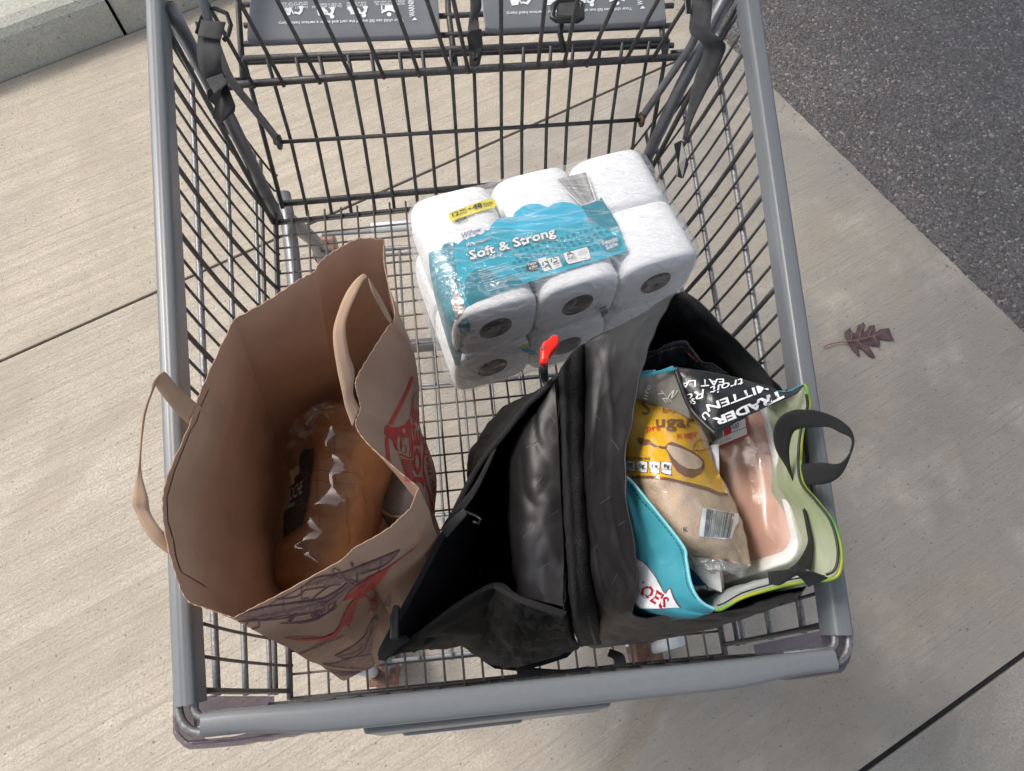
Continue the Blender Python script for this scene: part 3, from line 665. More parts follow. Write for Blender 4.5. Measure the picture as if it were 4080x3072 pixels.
def warn(pl, f, sg):
    up = None
    strokes('print_border', rect_line([f(415, 228), f(1705, 190), f(1690, -60), f(440, -40)], 3.2) + rect_line([f(425, 187), f(1605, 152), f(1605, 150), f(425, 186)], 2.0)[:1] + [((f(1607, 195), f(1590, -40)), 3.0)], [pl], M['white_ink'], pl, 2)
    lettering('Your child can fall out of the cart and suffer a serious head injury.', f(1570, 170), f(460, 200), 6.5, [pl], M['white_ink'], pl, 3, bold=.01)
    for tx, a, b, hh in (('ALWAYS buckle up', (1578, 30), (1320, 38), 5), ('child in cart seat and', (1578, 8), (1310, 16), 5), ('STAY with your', (1240, 40), (1062, 46), 5), ('child at all times.', (1240, 20), (1062, 26), 5),
                         ('Do NOT allow child', (1020, 50), (762, 58), 5), ('to ride in basket.', (1020, 32), (800, 38), 5), ('Do NOT use your', (722, 58), (487, 64), 5), ('own personal infant', (722, 38), (463, 46), 5), ('carrier or car seat.', (722, 20), (486, 28), 5)):
        lettering(tx, f(*a), f(*b), hh, [pl], M['white_ink'], pl, 3)
    lettering('WARNING', f(1668, 150), f(1650, -40), 12, [pl], M['white_ink'], pl, 3, bold=.015)
    multi('warning_triangle', [[f(1640, 185), f(1688, 182), f(1664, 158)]], [pl], M['white_ink'], pl, 3)
    st = []
    for (x, y) in ((560, 115), (865, 115), (1150, 105)):          # cart pictograms
        st += [((f(x - 60, y - 10), f(x + 20, y - 18)), 5.5), ((f(x - 55, y + 4), f(x + 15, y - 4)), 5.5), ((f(x - 50, y + 18), f(x + 10, y + 12)), 5.5), ((f(x + 20, y - 22), f(x + 40, y + 14)), 2.5), ((f(x - 40, y - 26), f(x + 10, y - 30)), 2)]
    for (x, y) in ((925, 110), (1215, 100), (650, 100)):           # people
        st += [((f(x - 10, y + 30), f(x + 18, y - 4), f(x + 2, y - 40)), 6), ((f(x + 16, y - 4), f(x + 30, y - 40)), 5), ((f(x - 10, y + 24), f(x - 45, y + 14)), 4)]
    st += [((f(1372, 116), f(1440, 92), f(1506, 112)), 4), ((f(1376, 95), f(1505, 88)), 2.5), ((f(1376, 95), f(1374, 55)), 2.5), ((f(1505, 88), f(1504, 50)), 2.5), ((f(1418, 88), f(1424, 52)), 9), ((f(1456, 86), f(1460, 50)), 9)]
    strokes('pictograms', st, [pl], M['white_ink'], pl, 3)
    multi('pictogram_heads', [ring2(*f(x, y), 5, 4.5, 12) for x, y in ((938, 152), (1218, 142), (1440, 132), (535, 92), (565, 90), (825, 92), (855, 88), (1090, 78), (1120, 74))], [pl], M['white_ink'], pl, 3)
warn(pl1, cB, 1)
o2 = lambda x, y: (cB(x, y)[0] + 492, cB(x, y)[1] - 23 - (cB(x, y)[0] - 720) * .012)
warn(pl2, o2, 1)
# safety straps
def strap(ea, eb, m=None, th=.0014): return ribbon('safety_strap', ea, eb, m or M['strap'], cart, 28, th)
cL = crop(500, 0, 1400, 2212); cTL = crop(0, 0, 1000, 2212)
def zz(f, pts): return [(*f(x, y), z) for x, y, z in pts]
s1_ = strap(zz(cTL, [(1775, 175, .965), (1745, 330, .955), (1738, 470, .95), (1760, 600, .94), (1808, 700, .93), (1830, 720, .925)]), zz(cTL, [(1990, 195, .965), (1945, 350, .955), (1945, 500, .95), (1955, 600, .94), (1975, 650, .93), (2000, 680, .925)]))
ribbon('strap_fold', zz(cTL, [(1775, 175, .967), (1742, 320, .960)]), zz(cTL, [(1990, 195, .967), (1945, 350, .960)]), M['strap'], s1_, 8)
tube('slide', [at(*cTL(x, y), z) for x, y, z in ((1740, 200, .962), (1735, 300, .958), (1800, 80, .972), (1900, 75, .975), (2000, 120, .972), (2035, 220, .965), (2010, 310, .958), (1970, 360, .955))], .0028, M['black_plastic'], s1_, 6)
def buckle(parent, poly, z0, z1, holes=()):
    P = [at(u, v, z) for u, v, z in poly]; n = len(P); up = (CAM - P[0]).normalized() * .006
    V = [p + up for p in P] + [p - up for p in P]; Fc = [tuple(range(n)), tuple(reversed(range(n, 2 * n)))] + [(i, i + n, (i + 1) % n + n, (i + 1) % n) for i in range(n)]
    o = obj('buckle', V, Fc, M['black_plastic'], parent, smooth=False); bevel(o, .0015, 2); return o
buckle(s1_, zz(cTL, [(1815, 790, .925), (1990, 700, .925), (2030, 810, .92), (2075, 930, .91), (2070, 985, .905), (1950, 1085, .90), (1875, 1045, .90), (1870, 1000, .905), (1895, 930, .91), (1830, 880, .92)]), 0, 0)
ribbon('strap_fold', zz(cTL, [(1815, 700, .932), (1890, 830, .932)]), zz(cTL, [(1960, 650, .934), (2000, 740, .934)]), M['strap'], s1_, 8)
s2_ = strap(zz(cS, [(270, -60, .93), (275, 60, .915), (262, 160, .905), (255, 240, .90)]), zz(cS, [(335, -60, .93), (345, 40, .915), (325, 110, .905), (340, 230, .90)]))
buckle(s2_, zz(cS, [(250, 215, .905), (262, 195, .905), (345, 180, .905), (355, 300, .895), (335, 405, .89), (305, 425, .89), (265, 415, .89), (268, 320, .895)]), 0, 0)
tube('buckle_rim', [at(*cS(x, y), .897) for x, y in ((285, 300), (315, 290), (318, 360), (300, 375))], .0012, M['strap'], s2_, 5, closed=True)
s3_ = strap(zz(cS, [(830, -60, .92), (820, 10, .91), (818, 100, .905)]), zz(cS, [(945, -60, .92), (965, 10, .91), (962, 105, .905)]))
tube('slide', [at(*cS(x, y), .908) for x, y in ((800, 35), (830, 15), (950, 10), (978, 30), (975, 115), (950, 128), (815, 125), (792, 110))], .0042, M['black_plastic'], s3_, 8, closed=True)
tube('slide_tail', [at(*cS(x, y), z) for x, y, z in ((850, 140, .90), (840, 210, .89), (865, 330, .875))], .004, M['black_plastic'], s3_, 6)
s4_ = strap(zz(cS, [(1680, -40, .965), (1665, 60, .96), (1655, 200, .95), (1720, 260, .945), (1745, 320, .935), (1690, 480, .92), (1640, 700, .90), (1610, 880, .885)]), zz(cS, [(1800, -40, .965), (1795, 80, .96), (1790, 190, .955), (1860, 250, .948), (1880, 315, .935), (1800, 500, .92), (1690, 720, .90), (1635, 880, .885)]))
buckle(s4_, zz(cS, [(1555, 905, .885), (1610, 880, .885), (1635, 990, .88), (1650, 1030, .875), (1615, 1125, .87), (1570, 1110, .87), (1580, 1030, .875)]), 0, 0)
buckle(s4_, zz(cS, [(1620, -30, .965), (1660, -30, .965), (1665, 90, .958), (1630, 85, .958)]), 0, 0)
# undercarriage
und = obj('under_frame', *join([tube_data([Vector((-.285, .515, .56)), Vector((.285, .515, .56))], .0112, 12)] + [tube_data(rounded([Vector((s * .21, .05, .16)), Vector((s * .24, .40, .22)), Vector((s * .285, .515, .56)), Vector((s * .30, .72, .585)), Vector((s * .31, .80, .60))], .06, 6), .0125, 12) for s in (-1, 1)]), M['tube'], cart)
for s in (-1, 1):
    tube('rear_leg', [cr([at(*p) for p in ((600, 455, .60), (625, 476, .55), (655, 500, .47), (678, 520, .38), (694, 548, .28), (702, 580, .16))], i / 14) if s < 0 else cr([Vector((-p.x, p.y, p.z)) for p in [at(*q) for q in ((600, 455, .60), (625, 476, .55), (655, 500, .47), (678, 520, .38), (694, 548, .28), (702, 580, .16))]], i / 14) for i in range(15)], .0135, M['tube'], cart, 12)
tube('handle_sleeve', [at(802, 492, .36), at(1400, 450, .36)], .010, M['sleeve'], cart, 12)
for y, z, xx in ((.905, .33, .30), (.86, .33, .30)): tube('rear_bar', [Vector((-xx, y, z)), Vector((xx, y, z))], .0045, M['tube'], cart)
rk = tube('bottom_rack', rounded([Vector((-.24, .06, .20)), Vector((-.24, .93, .20)), Vector((.24, .93, .20)), Vector((.24, .06, .20)), Vector((-.20, .06, .20))], .03, 4), .004, M['tube'], cart)
for y in (.32, .60): tube('rack_bar', [Vector((-.24, y, .20)), Vector((.24, y, .20))], .004, M['tube'], rk)
for i in range(8):
    x = -.21 + i * .06; tube('rack_wire', [Vector((x, .05, .205)), Vector((x, .94, .205))], .0028, M['wire_light'], rk, 6)
for (x, y, front) in ((-.225, .045, 1), (.285, .035, 1), (-.335, 1.0, 0), (.335, 1.0, 0)):
    cs = Vector((x, y, 0)); 
    forks = join([box_data(cs + Vector((sx * .022, .008, .085)), Vector((1, 0, 0)), Vector((0, 1, .3)).normalized(), Vector((0, -.3, 1)).normalized(), .0025, .016, .05) for sx in (-1, 1)] + [box_data(cs + Vector((0, 0, .138)), Vector((1, 0, 0)), Vector((0, 1, 0)), Vector((0, 0, 1)), .026, .024, .004)])
    ca = obj('caster', *forks, M['rusty'], cart, smooth=False); bevel(ca, .002, 2)
    tube('wheel', [cs + Vector((-.017, .018, .062)), cs + Vector((-.014, .018, .062)), cs + Vector((.014, .018, .062)), cs + Vector((.017, .018, .062))], .060, M['tan_rubber'], ca, 24)
    tube('axle', [cs + Vector((-.03, .018, .062)), cs + Vector((.03, .018, .062))], .007, M['chrome'], ca, 10)
    tube('stem', [cs + Vector((-.018 if x < 0 else .012, .002, .14)), cs + Vector((-.018 if x < 0 else .012, .004, .34 if front else .19))], .011, M['sleeve'] if front else M['tube'], ca, 12)
# push handle
tube('handle_bar', rounded([railp(-1, .80) + Vector((0, 0, 0)), railp(-1, 1.02) + Vector((0, 0, .05)), railp(-1, 1.16) + Vector((0, 0, .05)), railp(1, 1.16) + Vector((0, 0, .05)), railp(1, 1.02) + Vector((0, 0, .05)), railp(1, .80)], .05, 6), .0125, M['tube'], cart, 12)

# ================================================================== TOILET PAPER PACK
T = crop(1650, 700, 850, 2212); c3 = crop(1600, 500, 1300, 1969)
O = Vector((-.046, .380, .660)); E1 = Vector((.9695, .2448, -.045)).normalized(); E2 = Vector((-.2448, .9695, -.05)); E2 = (E2 - E1 * E2.dot(E1)).normalized(); E3 = E1.cross(E2).normalized()
L_, D_, H_ = .334, .188, .209
pack = thing('toilet_paper_pack', 'plastic wrapped pack of twelve white toilet rolls with cyan printed band', 'toilet paper', O + E1 * .15 + E2 * .08)
def sup(a, r, n=3.4):
    c, s = math.cos(a), math.sin(a); return Vector((math.copysign(abs(c) ** (2 / n), c) * r, math.copysign(abs(s) ** (2 / n), s) * r))
RT, RB, LR = .0525, .0215, D_ / 2 - .003
seg = 40; V, Fc = [], []
prof_r = [(RB, 0.0), (RT - .006, 0.0), (RT - .0015, .002), (RT, .007), (RT, LR - .007), (RT - .0015, LR - .002), (RT - .006, LR), (RB, LR)]
for (r, y) in prof_r:
    for k in range(seg):
        p = sup(2 * math.pi * k / seg, r, 4.2 if r > RB else 2.1); wob = 1 + .012 * noise.noise(Vector((p.x * 60, p.y * 60, y * 30))); V.append(Vector((p.x * wob * (1.045 if r > RB else 1), y, p.y * wob * (.985 if r > RB else 1))))
Fc = [(j * seg + k, j * seg + (k + 1) % seg, (j + 1) * seg + (k + 1) % seg, (j + 1) * seg + k) for j in range(len(prof_r) - 1) for k in range(seg)]
rme = bpy.data.meshes.new('roll'); rme.from_pydata([tuple(v) for v in V], [], Fc); rme.materials.append(M['tissue']); rme.polygons.foreach_set('use_smooth', [True] * len(rme.polygons)); rme.update()
V = []
for y in (.001, LR - .001):
    for k in range(seg):
        p = sup(2 * math.pi * k / seg, RB + .0006, 2.1); V.append(Vector((p.x * 1.05, y, p.y * .9)))
cme = bpy.data.meshes.new('core'); cme.from_pydata([tuple(v) for v in V], [], [(k, (k + 1) % seg, (k + 1) % seg + seg, k + seg) for k in range(seg)]); cme.materials.append(M['card']); cme.update()
BAS = Matrix(((E1.x, E2.x, E3.x), (E1.y, E2.y, E3.y), (E1.z, E2.z, E3.z))).to_4x4()
proto = bpy.data.objects.new('roll', rme); pcore = bpy.data.objects.new('core', cme)
first = True
for i in range(3):
    for k in range(2):
        for j in range(2):
            r_ = proto if first else proto.copy(); c_ = pcore if first else pcore.copy(); first = False
            COL.objects.link(r_); COL.objects.link(c_)
            pos = O + E1 * ((i + .5) * L_ / 3) + E3 * ((k + .5) * H_ / 2) + E2 * (j * D_ / 2 + .0015)
            r_.parent = pack; r_.matrix_parent_inverse = Matrix.Translation(pack.location).inverted(); r_.matrix_basis = Matrix.Translation(pos) @ BAS @ Matrix.Rotation(random.uniform(-.3, .3) * .04, 4, 'Y')
            c_.parent = r_
# shrink film: a rounded box that sinks a little between the rolls
def rbox(cn, ax, hx, hy, hz, r, n=(34, 22, 24), wr=.0012, dip=None):
    V, Fc = [], []; idx = {}
    def add(p):
        q = Vector((max(-hx + r, min(hx - r, p.x)), max(-hy + r, min(hy - r, p.y)), max(-hz + r, min(hz - r, p.z))))
        d = p - q; q = q + d.normalized() * r if d.length > 1e-9 else p
        if dip: q = dip(q)
        key = (round(p.x, 6), round(p.y, 6), round(p.z, 6))
        if key not in idx:
            wv = ax[0] * q.x + ax[1] * q.y + ax[2] * q.z + cn
            nn = (ax[0] * q.x / hx + ax[1] * q.y / hy + ax[2] * q.z / hz).normalized(); idx[key] = len(V); V.append(wv + nn * wr * (nz(wv, 45) + .6 * nz(wv, 110, 3)))
        return idx[key]
    for axis in range(3):
        a, b = [(1, 2), (2, 0), (0, 1)][axis]; h = (hx, hy, hz)
        for sg in (-1, 1):
            for i in range(n[a]):
                for j in range(n[b]):
                    q = []
                    for (di, dj) in ((0, 0), (1, 0), (1, 1), (0, 1)):
                        p = [0, 0, 0]; p[axis] = sg * h[axis]; p[a] = -h[a] + 2 * h[a] * (i + di) / n[a]; p[b] = -h[b] + 2 * h[b] * (j + dj) / n[b]; q.append(add(Vector(p)))
                    Fc.append(tuple(q if sg > 0 else reversed(q)))
    return V, Fc
def dip_tp(q):
    k = abs(math.sin(math.pi * (q.x / L_ + .5) * 3)); f = 1 - .0018 * (1 - min(1, k * 1.6)) / .1
    q = q.copy()
    if abs(q.z) > H_ * .4: q.z *= f
    return q
V, Fc = rbox(O + E1 * L_ / 2 + E2 * D_ / 2 + E3 * H_ / 2, (E1, E2, E3), L_ / 2 + .006, D_ / 2 + .007, H_ / 2 + .005, .030, wr=.0014, dip=dip_tp)
wrap = obj('plastic_wrap', V, Fc, M['film_tp'], pack)
B0 = -.0032
def tpd(name, pts, m, lyr, f=T, step=9): return decal(name, [f(*p) for p in pts], [wrap], m, band, lyr, step, base=B0)
band = None
lab = [(235,800),(262,750),(310,700),(370,672),(430,676),(455,692),(500,655),(570,600),(640,562),(700,548),(775,552),(800,500),(860,440),(940,412),(1020,416),(1050,360),(1120,305),(1200,277),(1300,277),(1390,312),(1450,272),(1540,255),(1640,267),(1740,305),(1790,262),(1860,246),(1925,235),(1942,202),(2000,300),(2100,460),(2160,620),(2212,755),(2150,790),(2000,838),(1800,898),(1600,955),(1400,1020),(1250,1075),(1100,1125),(900,1195),(750,1255),(650,1305),(580,1355),(500,1440),(455,1520),(420,1480),(370,1320),(330,1150),(290,980),(250,860)]
band = decal('printed_band', [T(*p) for p in lab], [wrap], M['cyan'], pack, 1, 9, base=B0)
def td(name, pts, m, lyr, f=T, step=9): return decal(name, [f(*p) for p in pts], [wrap], m, band, lyr, step, base=B0)
td('side_print', [(150,770),(200,740),(262,725),(300,715),(320,800),(345,950),(380,1100),(420,1240),(375,1300),(350,1470),(318,1460),(270,1330),(225,1180),(190,1050),(160,900)], M['teal'], 2, c3, 8)
td('cloud_print', [(780,552),(805,500),(865,442),(940,416),(1020,420),(1052,362),(1122,308),(1200,281),(1300,281),(1390,316),(1450,276),(1540,259),(1640,271),(1738,309),(1795,400),(1810,470),(1700,480),(1600,510),(1500,500),(1400,530),(1250,560),(1130,590),(1050,540),(950,525),(860,545)], M['cyan_light'], 2)
td('corner_print', [(1742,307),(1790,266),(1860,250),(1925,239),(1942,206),(2000,302),(2098,462),(2130,530),(2050,560),(1990,540),(1900,490),(1812,470),(1797,395)], M['teal'], 2)
td('cloud_print', [(525,1080),(560,1010),(630,960),(720,945),(800,975),(850,1040),(930,1040),(1000,1000),(1080,1030),(1130,1100),(900,1190),(750,1250),(650,1300),(580,1350),(520,1250)], M['teal'], 2)
td('cloud_print', [(300,700),(370,676),(430,680),(400,760),(360,850),(330,960),(300,900),(270,800)], M['teal'], 2)
dots = []
for i in range(17):
    for j in range(9):
        x = 1040 + i * 62 + (j % 2) * 31; y = 520 + j * 54
        yy = y + 330 - i * 19 - 60
        if (((x - 1500) / 520) ** 2 + ((yy - 740 + (x - 1500) * .28) / 215) ** 2) < 1: dots.append([T(*p) for p in ring2(x, yy, 21, 19, 10)])
multi('dot_print', dots, [wrap], M['teal'], band, 3, base=B0)
multi('dot_print', [[c3(*p) for p in ring2(270 + i * 26 + (j % 2) * 12, 915 + j * 27 + i * 8, 8, 9, 8)] for i in range(4) for j in range(5)], [wrap], M['teal_dark'], band, 4, base=B0)
td('yellow_tab', [(352,378),(560,300),(770,225),(815,222),(845,250),(858,288),(835,315),(640,370),(400,460),(372,440)], M['yellow_tab'], 3)
def tl(body, a, b, h, m='white_ink', lyr=5, bold=0.0, shear=0.0, f=T): return lettering(body, f(*a), f(*b), h * .2083, [wrap], M[m], band, lyr, bold=bold, shear=shear, base=B0)
tl('12', (400, 418), (470, 393), 44, 'ink', 5, .03); tl('MEGA', (475, 362), (538, 342), 18, 'ink', 5, .02); tl('ROLLS', (483, 390), (552, 366), 18, 'ink', 5, .02)
tl('=', (568, 350), (595, 340), 30, 'ink', 5, .03); tl('48', (610, 345), (712, 318), 54, 'ink', 5, .035); tl('REGULAR', (718, 292), (815, 270), 18, 'ink', 5, .02); tl('ROLLS**', (730, 315), (822, 290), 18, 'ink', 5, .02)
tl('MEGA', (432, 478), (550, 440), 34, 'ink', 5, .02)
td('brand_cloud', [(485,600),(505,575),(540,570),(560,540),(600,545),(640,520),(680,530),(715,515),(735,540),(725,580),(690,600),(650,590),(625,625),(590,620),(550,650),(515,640),(490,655)], M['white_label'], 4)
tl('Willow', (507, 640), (705, 565), 55, 'navy', 6, .0, .3)
tl('Premium', (548, 735), (790, 655), 42, 'teal_dark', 5, .035); tl('Premium', (550, 732), (788, 654), 40, 'white_ink', 6, .0)
tl('Soft & Strong', (575, 868), (1485, 612), 92, 'teal_dark', 5, .075); tl('Soft & Strong', (585, 860), (1475, 606), 88, 'white_label', 6, .025)
tl('*compare to', (620, 910), (770, 858), 22, 'white_ink', 5, 0, .2); tl('Angel Soft*', (778, 856), (930, 805), 26, 'white_ink', 5, .015, .15)
for i, (tx, x1, y1, x2) in enumerate((('*Angel Soft Bath Tissue is a registered', 655, 985, 970), ('trademark of Georgia-Pacific Consumer', 672, 1006, 992), ('Products. This product is not manufactured or', 680, 1028, 1048), ('distributed by Georgia-Pacific', 690, 1048, 930), ('Consumer Products.', 698, 1068, 860), ('**Based on number of sheets.', 690, 1095, 930), ('WARNING: TO AVOID DANGER OF SUFFOCATION OR', 720, 1118, 1138), ('INJURY, KEEP THIS PLASTIC PACKAGING AWAY FROM', 730, 1138, 1142), ('PETS, BABIES AND CHILDREN.', 738, 1156, 970), ('DIST. & SOLD EXCLUSIVELY', 745, 1176, 960), ('BY: ALDI, BATAVIA, IL 60510', 755, 1194, 975))):
    tl(tx, (x1, y1), (x2, y1 - (x2 - x1) * .285), 13, 'white_ink', 5)
td('seal_print', ring2(1232, 930, 72, 54, 22, -.25), M['ink'], 4); tl('Twice', (1180, 930), (1268, 905), 30, 'white_ink', 6, .02); tl('as Nice', (1196, 962), (1280, 935), 26, 'white_ink', 6, .02); tl('GUARANTEE', (1205, 978), (1285, 955), 9, 'white_ink', 6)
td('badge_print', [(1283,855),(1365,835),(1412,965),(1352,985)], M['white_label'], 4); td('badge_print', [(1375,850),(1500,828),(1535,928),(1440,962)], M['white_label'], 4)
for cx_, cy_ in ((1362, 905), (1452, 868)):
    strokes('recycling_mark', [([T(cx_ + math.cos(a) * 36, cy_ + math.sin(a) * 28), T(cx_ + math.cos(a + 1.5) * 36, cy_ + math.sin(a + 1.5) * 28)], 2.6) for a in (.2, 2.3, 4.4)], [wrap], M['ink'], band, 5, base=B0)
tl('PLASTIC', (1345, 955), (1425, 932), 16, 'ink', 5, .01); tl('WRAP', (1365, 970), (1424, 955), 14, 'white_ink', 6); tl('PAPER', (1450, 920), (1512, 902), 16, 'ink', 5, .01); tl('TUBE', (1462, 940), (1510, 925), 12, 'ink', 5)
td('certificate_border', [(1540,790),(1790,722),(1812,735),(1842,852),(1600,915),(1570,880)], M['teal_dark'], 4); td('certificate', [(1548,795),(1788,730),(1806,740),(1834,848),(1604,908),(1578,876)], M['white_label'], 5)
tl('PEFC', (1602, 872), (1690, 846), 26, 'ink', 6, .015); tl('PEFC/29-31-302', (1610, 885), (1692, 862), 8, 'ink', 6); strokes('certificate_mark', [([T(*p) for p in ring2(1625, 808, 36, 26, 14, -.3)][:12], 1.6), ([T(1600, 815), T(1625, 795), T(1648, 805)], 3)], [wrap], M['ink'], band, 6, base=B0)
for k, tx in enumerate(('This product is from', 'sustainably managed', 'forests and controlled', 'sources')): tl(tx, (1700 + k * 4, 785 + k * 14), (1795 + k * 3, 760 + k * 14), 8, 'ink', 6)
tl('www.pefc.org', (1724, 862), (1790, 845), 9, 'ink', 6)
td('seal_rim', ring2(2045, 692, 118, 92, 28, -.2), M['cyan_light'], 3); td('seal_print', ring2(2047, 695, 112, 86, 28, -.2), M['teal'], 4); tl('Septic', (1955, 712), (2122, 660), 46, 'white_ink', 6, .02); tl('Safe', (2000, 758), (2118, 712), 46, 'white_ink', 6, .02)
td('barcode_ground', [(1455,30),(1795,-55),(1895,245),(1740,300)], M['white_label'], 3); barcode('barcode', [T(1475, 22), T(1785, -50), T(1880, 238), T(1740, 296)], [wrap], M['ink'], band, 4, base=B0, seed=3)
td('barcode_ground', [(288,1062),(330,985),(386,1090),(332,1198)], M['white_label'], 4, c3); barcode('barcode', [c3(330, 985), c3(386, 1090), c3(332, 1198), c3(288, 1062)], [wrap], M['brown_bar'], band, 5, base=B0, seed=4)
decal('grey_patch', [c3(1196, 1112), c3(1238, 1097), c3(1254, 1142), c3(1212, 1158)], [wrap], mat('slate print', (.10, .15, .19), .5), pack, 2, 6, base=B0)
td('edge_print', [(705,1350),(760,1345),(800,1365),(830,1390),(790,1395),(740,1375)], M['cyan'], 2, c3)
td('edge_print', [(730,1330),(770,1325),(775,1345),(735,1350)], M['yellow_tab'], 3, c3)

# ================================================================== PAPER BAG
c4 = crop(500, 900, 1400, 2120); c5 = crop(500, 1900, 1400, 2120); P4 = crop(1100, 1500, 600, 1111); P5 = crop(1500, 1500, 400, 952); P6 = crop(900, 2150, 1000, 2212)
bA, bB, bC, bD = Vector((-.213, .022, .616)), Vector((-.048, .087, .618)), Vector((-.130, .365, .640)), Vector((-.284, .300, .634))
pbag = thing('paper_bag', 'brown kraft paper grocery bag standing open at the left of the cart', 'paper bag', (bA + bB + bC + bD) / 4)
wl = [(505,1334,.975),(445,1315,.98),(400,1288,.985),(372,1215,.99),(350,1110,.99),(360,1035,.99),(415,905,.99),(440,830,.99),(505,690,.985)]
wb = [(505,690,.985),(580,648,.985),(640,606,.985),(677,586,.985),(690,566,.985),(725,541,.985),(775,516,.985),(830,518,.985)]
wr_ = [(830,518,.985),(828,560,.985),(838,620,.985),(852,685,.985),(834,712,.985),(797,770,.985),(768,822,.985),(769,850,.985),(776,885,.985),(766,920,.985),(790,957,.985),(843,1003,.985),(904,1053,.98)]
wf = [(904,1053,.98),(886,1098,.98),(843,1138,.98),(765,1188,.98),(733,1212,.978),(593,1288,.975),(505,1334,.975)]
def cseg(pts, n, smooth): 
    P = [at(*p) for p in pts]; return [(cr(P, i / n) if smooth else lin(P, i / n)) for i in range(n)]
NL, NB, NR, NF = 52, 36, 70, 48
rim = cseg(wl, NL, True) + cseg(wb, NB, True) + cseg(wr_, NR, True) + cseg(wf, NF, False)
bot = [lerp(bA, bD, i / NL) for i in range(NL)] + [lerp(bD, bC, i / NB) for i in range(NB)] + [lerp(bC, bB, i / NR) for i in range(NR)] + [lerp(bB, bA, i / NF) for i in range(NF)]
NT = len(rim); NVv = 56; ctr = (bA + bB + bC + bD) / 4
CRE = [(NL * .22, .05, .004), (NL * .52, -.04, -.0035), (NL * .80, .03, .003), (NL + NB * .30, .0, -.003), (NL + NB * .5, .0, -.006), (NL + NB + NR * .18, .1, .004), (NL + NB + NR * .42, -.05, -.004), (NL + NB + NR + NF * .5, .02, -.006), (NL + NB + NR + NF * .8, -.04, .003)]
def crz(i, t):
    s_ = 0
    for c0, sl_, am in CRE: s_ += am * max(0, 1 - abs(i - c0 - sl_ * 60 * t) / 5.0) * min(1, .3 + 2 * t)
    return s_
V = []
for j in range(NVv):
    t = j / (NVv - 1)
    for i in range(NT):
        p = lerp(rim[i], bot[i], t); q = p - Vector((ctr.x, ctr.y, p.z)); 
        bow = 0
        if NL + NB <= i < NL + NB + NR:                               # the printed wall swells where the contents press
            s_ = (i - NL - NB) / NR; bow = .040 * math.sin(math.pi * s_) * math.sin(math.pi * min(1, t * 1.25 + .02)) ** 1.2
        elif i >= NL + NB + NR: s_ = (i - NL - NB - NR) / NF; bow = -.006 * math.sin(math.pi * s_) * math.sin(math.pi * t)
        elif NL <= i < NL + NB: s_ = (i - NL) / NB; bow = -.008 * (1 - abs(s_ - .5) * 2) * math.sin(math.pi * min(1, t * 1.5))
        p = p + q.normalized() * (bow + .0030 * nz(p, 14) * min(1, t * 4) + .0036 * (noise.voronoi(Vector(p) * 15)[0][0] - .4) * min(1, .25 + t * 3) + crz(i, t))
        if j == 0: p.z += .0009 * (1 if i % 2 else -1)
        V.append(p)
o0 = len(V); V += [Vector((p.x, p.y, p.z)) for p in V[-NT:]]
walls = obj('bag_wall', V[:o0], grid_faces(NT, NVv, True), M['kraft'], pbag); solid(walls, .0007, 0)
e = walls.modifiers.new('edge', 'EDGE_SPLIT'); e.split_angle = math.radians(10)
obj('bag_base', [bA, bB, bC, bD], [(0, 1, 2, 3)], M['kraft'], pbag, smooth=False)
# handle strips
ribbon('handle', zz(c4, [(395, 1205, .985), (300, 1120, 1.0), (205, 1000, 1.02), (165, 940, 1.035), (150, 1010, 1.035), (105, 1150, 1.03), (78, 1440, 1.02), (45, 1640, 1.01), (60, 1720, 1.0), (150, 1890, .99), (290, 2000, .98)]),
       zz(c4, [(460, 1095, .985), (380, 1030, 1.0), (310, 965, 1.02), (230, 878, 1.035), (180, 960, 1.033), (118, 1150, 1.028), (92, 1440, 1.018), (135, 1640, 1.008), (150, 1730, .998), (215, 1830, .99), (285, 1880, .98)]), M['kraft_pale'], pbag, 60, .0012)
ribbon('handle', zz(c4, [(1600, 590, .985), (1550, 510, 1.0), (1490, 400, 1.02), (1440, 290, 1.03), (1340, 390, 1.03), (1270, 560, 1.025), (1252, 680, 1.02), (1275, 850, 1.01), (1310, 1010, 1.0), (1330, 1100, .993), (1370, 1210, .985)]),
       zz(c4, [(1605, 570, .985), (1560, 475, 1.0), (1500, 370, 1.02), (1452, 318, 1.028), (1390, 420, 1.03), (1335, 560, 1.025), (1330, 650, 1.02), (1350, 780, 1.01), (1380, 880, 1.0), (1372, 1010, .993), (1410, 1100, .985)]), M['kraft_pale'], pbag, 60, .0012)
patch = decal('handle_patch', [c4(*p) for p in [(498,985),(620,1130),(585,1215),(560,1330),(480,1490),(440,1660),(420,1740),(393,1860),(400,1950),(440,2060),(485,2180),(400,2130),(330,2090),(300,2000),(285,1900),(250,1780),(245,1640),(290,1480),(350,1330),(385,1240),(425,1180),(450,1090)]], [walls], M['kraft_pale'], pbag, 4, 10); 
decal('handle_patch', [c4(*p) for p in [(1600,500),(1622,560),(1612,600),(1590,575)]], [walls], M['kraft_pale'], pbag, 6, 6)
